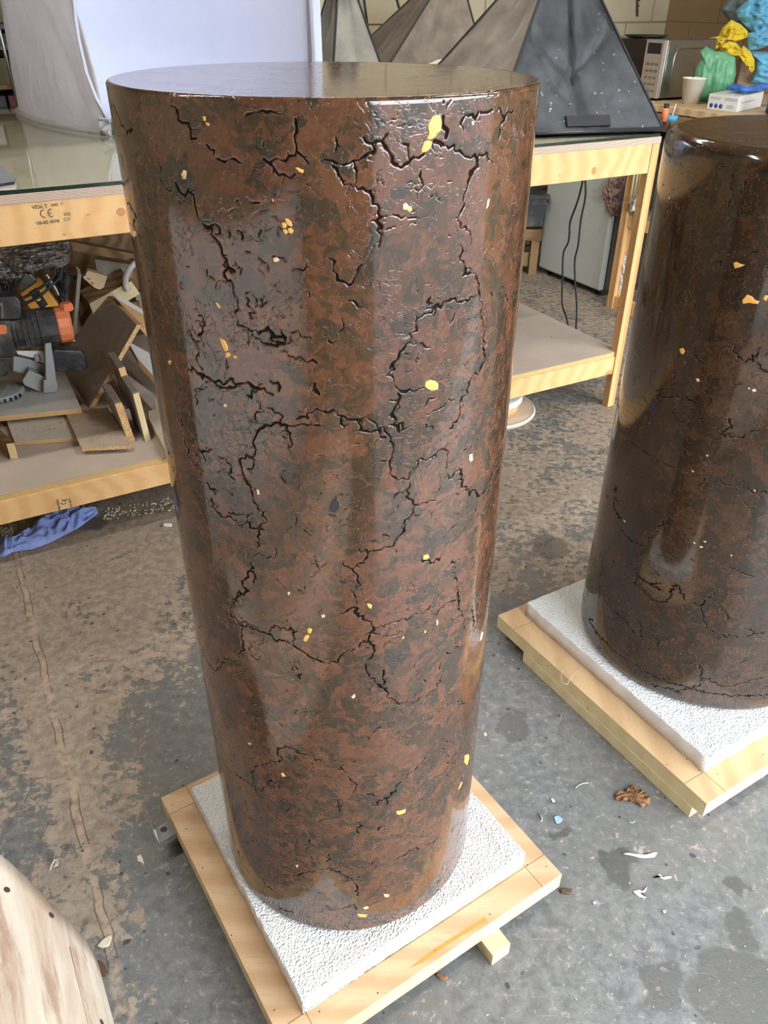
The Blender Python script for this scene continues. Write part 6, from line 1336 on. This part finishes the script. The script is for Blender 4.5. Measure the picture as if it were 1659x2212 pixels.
flat('plaster_chip', [(1366, 1927), (1380, 1923), (1388, 1926), (1398, 1915), (1395, 1925), (1384, 1932), (1396, 1940), (1380, 1938)], M['paleflake'], 'cream plaster chip cluster right of the small blue flake', 'chip', .002)
flat('shaving', [(1410, 1898), (1418, 1892), (1424, 1888), (1432, 1896), (1448, 1893), (1452, 1896), (1438, 1900), (1428, 1898), (1420, 1892)], M['clearpl'], 'pale forked wood shaving below the plastic strip', 'shaving', .002)
flat('seed_pod', [(1208, 1925), (1216, 1921), (1230, 1924), (1236, 1922), (1234, 1932), (1222, 1932), (1211, 1930)], M['brownbit'], 'brown seed pod beside the right corner of the central base', 'seed pod', .006)
flat('wood_chip', [(1044, 1585), (1049, 1583), (1052, 1588), (1047, 1591)], M['paleflake'], 'pale round chip on the floor right of the central pedestal', 'chip', .002)
flat('wood_chip', [(1189, 1727), (1194, 1725), (1199, 1732), (1194, 1734)], M['paleflake'], 'pale oval chip left of the oak leaf', 'chip', .002)
flat('wood_chip', [(210, 2046), (226, 2028), (240, 2020), (242, 2026), (236, 2044), (222, 2048)], M['paleflake'], 'pale pointed wood chip on the floor right of the tube end', 'chip', .003)
flat('seed_pod', [(208, 2076), (222, 2080), (231, 2095), (236, 2102), (228, 2110), (217, 2108)], M['brownbit'], 'brown leaf scrap with orange tip beside the tube', 'leaf scrap', .004)
flat('paint_flake', [(296, 1850), (304, 1846), (309, 1856), (311, 1868), (304, 1862), (297, 1860)], M['paleflake'], 'grey-green paint flake left of the angle bracket, lower', 'paint flake')
pp = [at(x, y, z) for x, y, z in ((108, 1880, .003), (112, 1868, .006), (118, 1858, .009), (124, 1858, .007), (120, 1868, .004), (114, 1874, .005), (124, 1868, .009), (126, 1862, .006))]
one('shaving', MB().tube(pp, .0022, 7), M['clearpl'], 'curled white shaving on the floor above the tube', 'shaving')
pp = [at(x, y, .002) for x, y in ((1243, 1702), (1250, 1696), (1260, 1692), (1271, 1691))]; one('shaving', MB().tube(pp, .0011, 6), M['paleflake'], 'thin curved white shaving above the pale oval chip', 'shaving')
pp = [at(x, y, .002) for x, y in ((1357, 1771), (1361, 1776), (1367, 1777), (1371, 1773))]; one('shaving', MB().tube(pp, .0009, 6), M['paleflake'], 'tiny curled white shaving below the oak leaf', 'shaving')
pp = [at(x, y, .002) for x, y in ((1165, 1757), (1170, 1765), (1171, 1771), (1167, 1775))]; one('shaving', MB().tube(pp, .0012, 6), M['paleflake'], 'short white shaving left of the pale blue flake', 'shaving')
flat('wood_chip', [(940, 2106), (950, 2104), (958, 2110), (968, 2112), (962, 2118), (950, 2116)], M['leaf'], 'small brown leaf scrap below the front edge of the central base', 'leaf scrap', .004)
flat('wood_chip', [(352, 1134), (360, 1131), (372, 1133), (371, 1138), (356, 1138)], M['lampwhite'], 'white chip on the floor left of the central pedestal near the low shelf', 'chip', .004)
def clear(p):
    for o_, a_, b_ in ((b1F, b1L-b1F, b1R-b1F), (np.array([.6835, 1.0684]), np.array([-.369, .6058]), np.array([.606, .369]))):
        q = p[:2]-o_; u_, v_ = q@a_/(a_@a_), q@b_/(b_@b_)
        if -.12 < u_ < 1.1 and -.12 < v_ < 1.12: return False
    return p[1] < 2.0 and not (p[0] < -.25 and p[1] < 1.0)
mb = MB(); rg = random.Random(11)
for k in range(420):                                  # sawdust and grit
    px, py = rg.uniform(0, 1659), rg.uniform(1050, 2212); p = at(px, py, 0)
    if not clear(p): continue
    s_ = rg.uniform(.0006, .0017); mb.box(p+np.array([0, 0, s_*.5]), (s_*rg.choice([1, 1, 3]), s_, s_*.8), rz=rg.uniform(0, 3))
one('grit', mb, M['paleflake'], 'fine pale sawdust grains scattered over the floor', 'sawdust', kind='stuff')
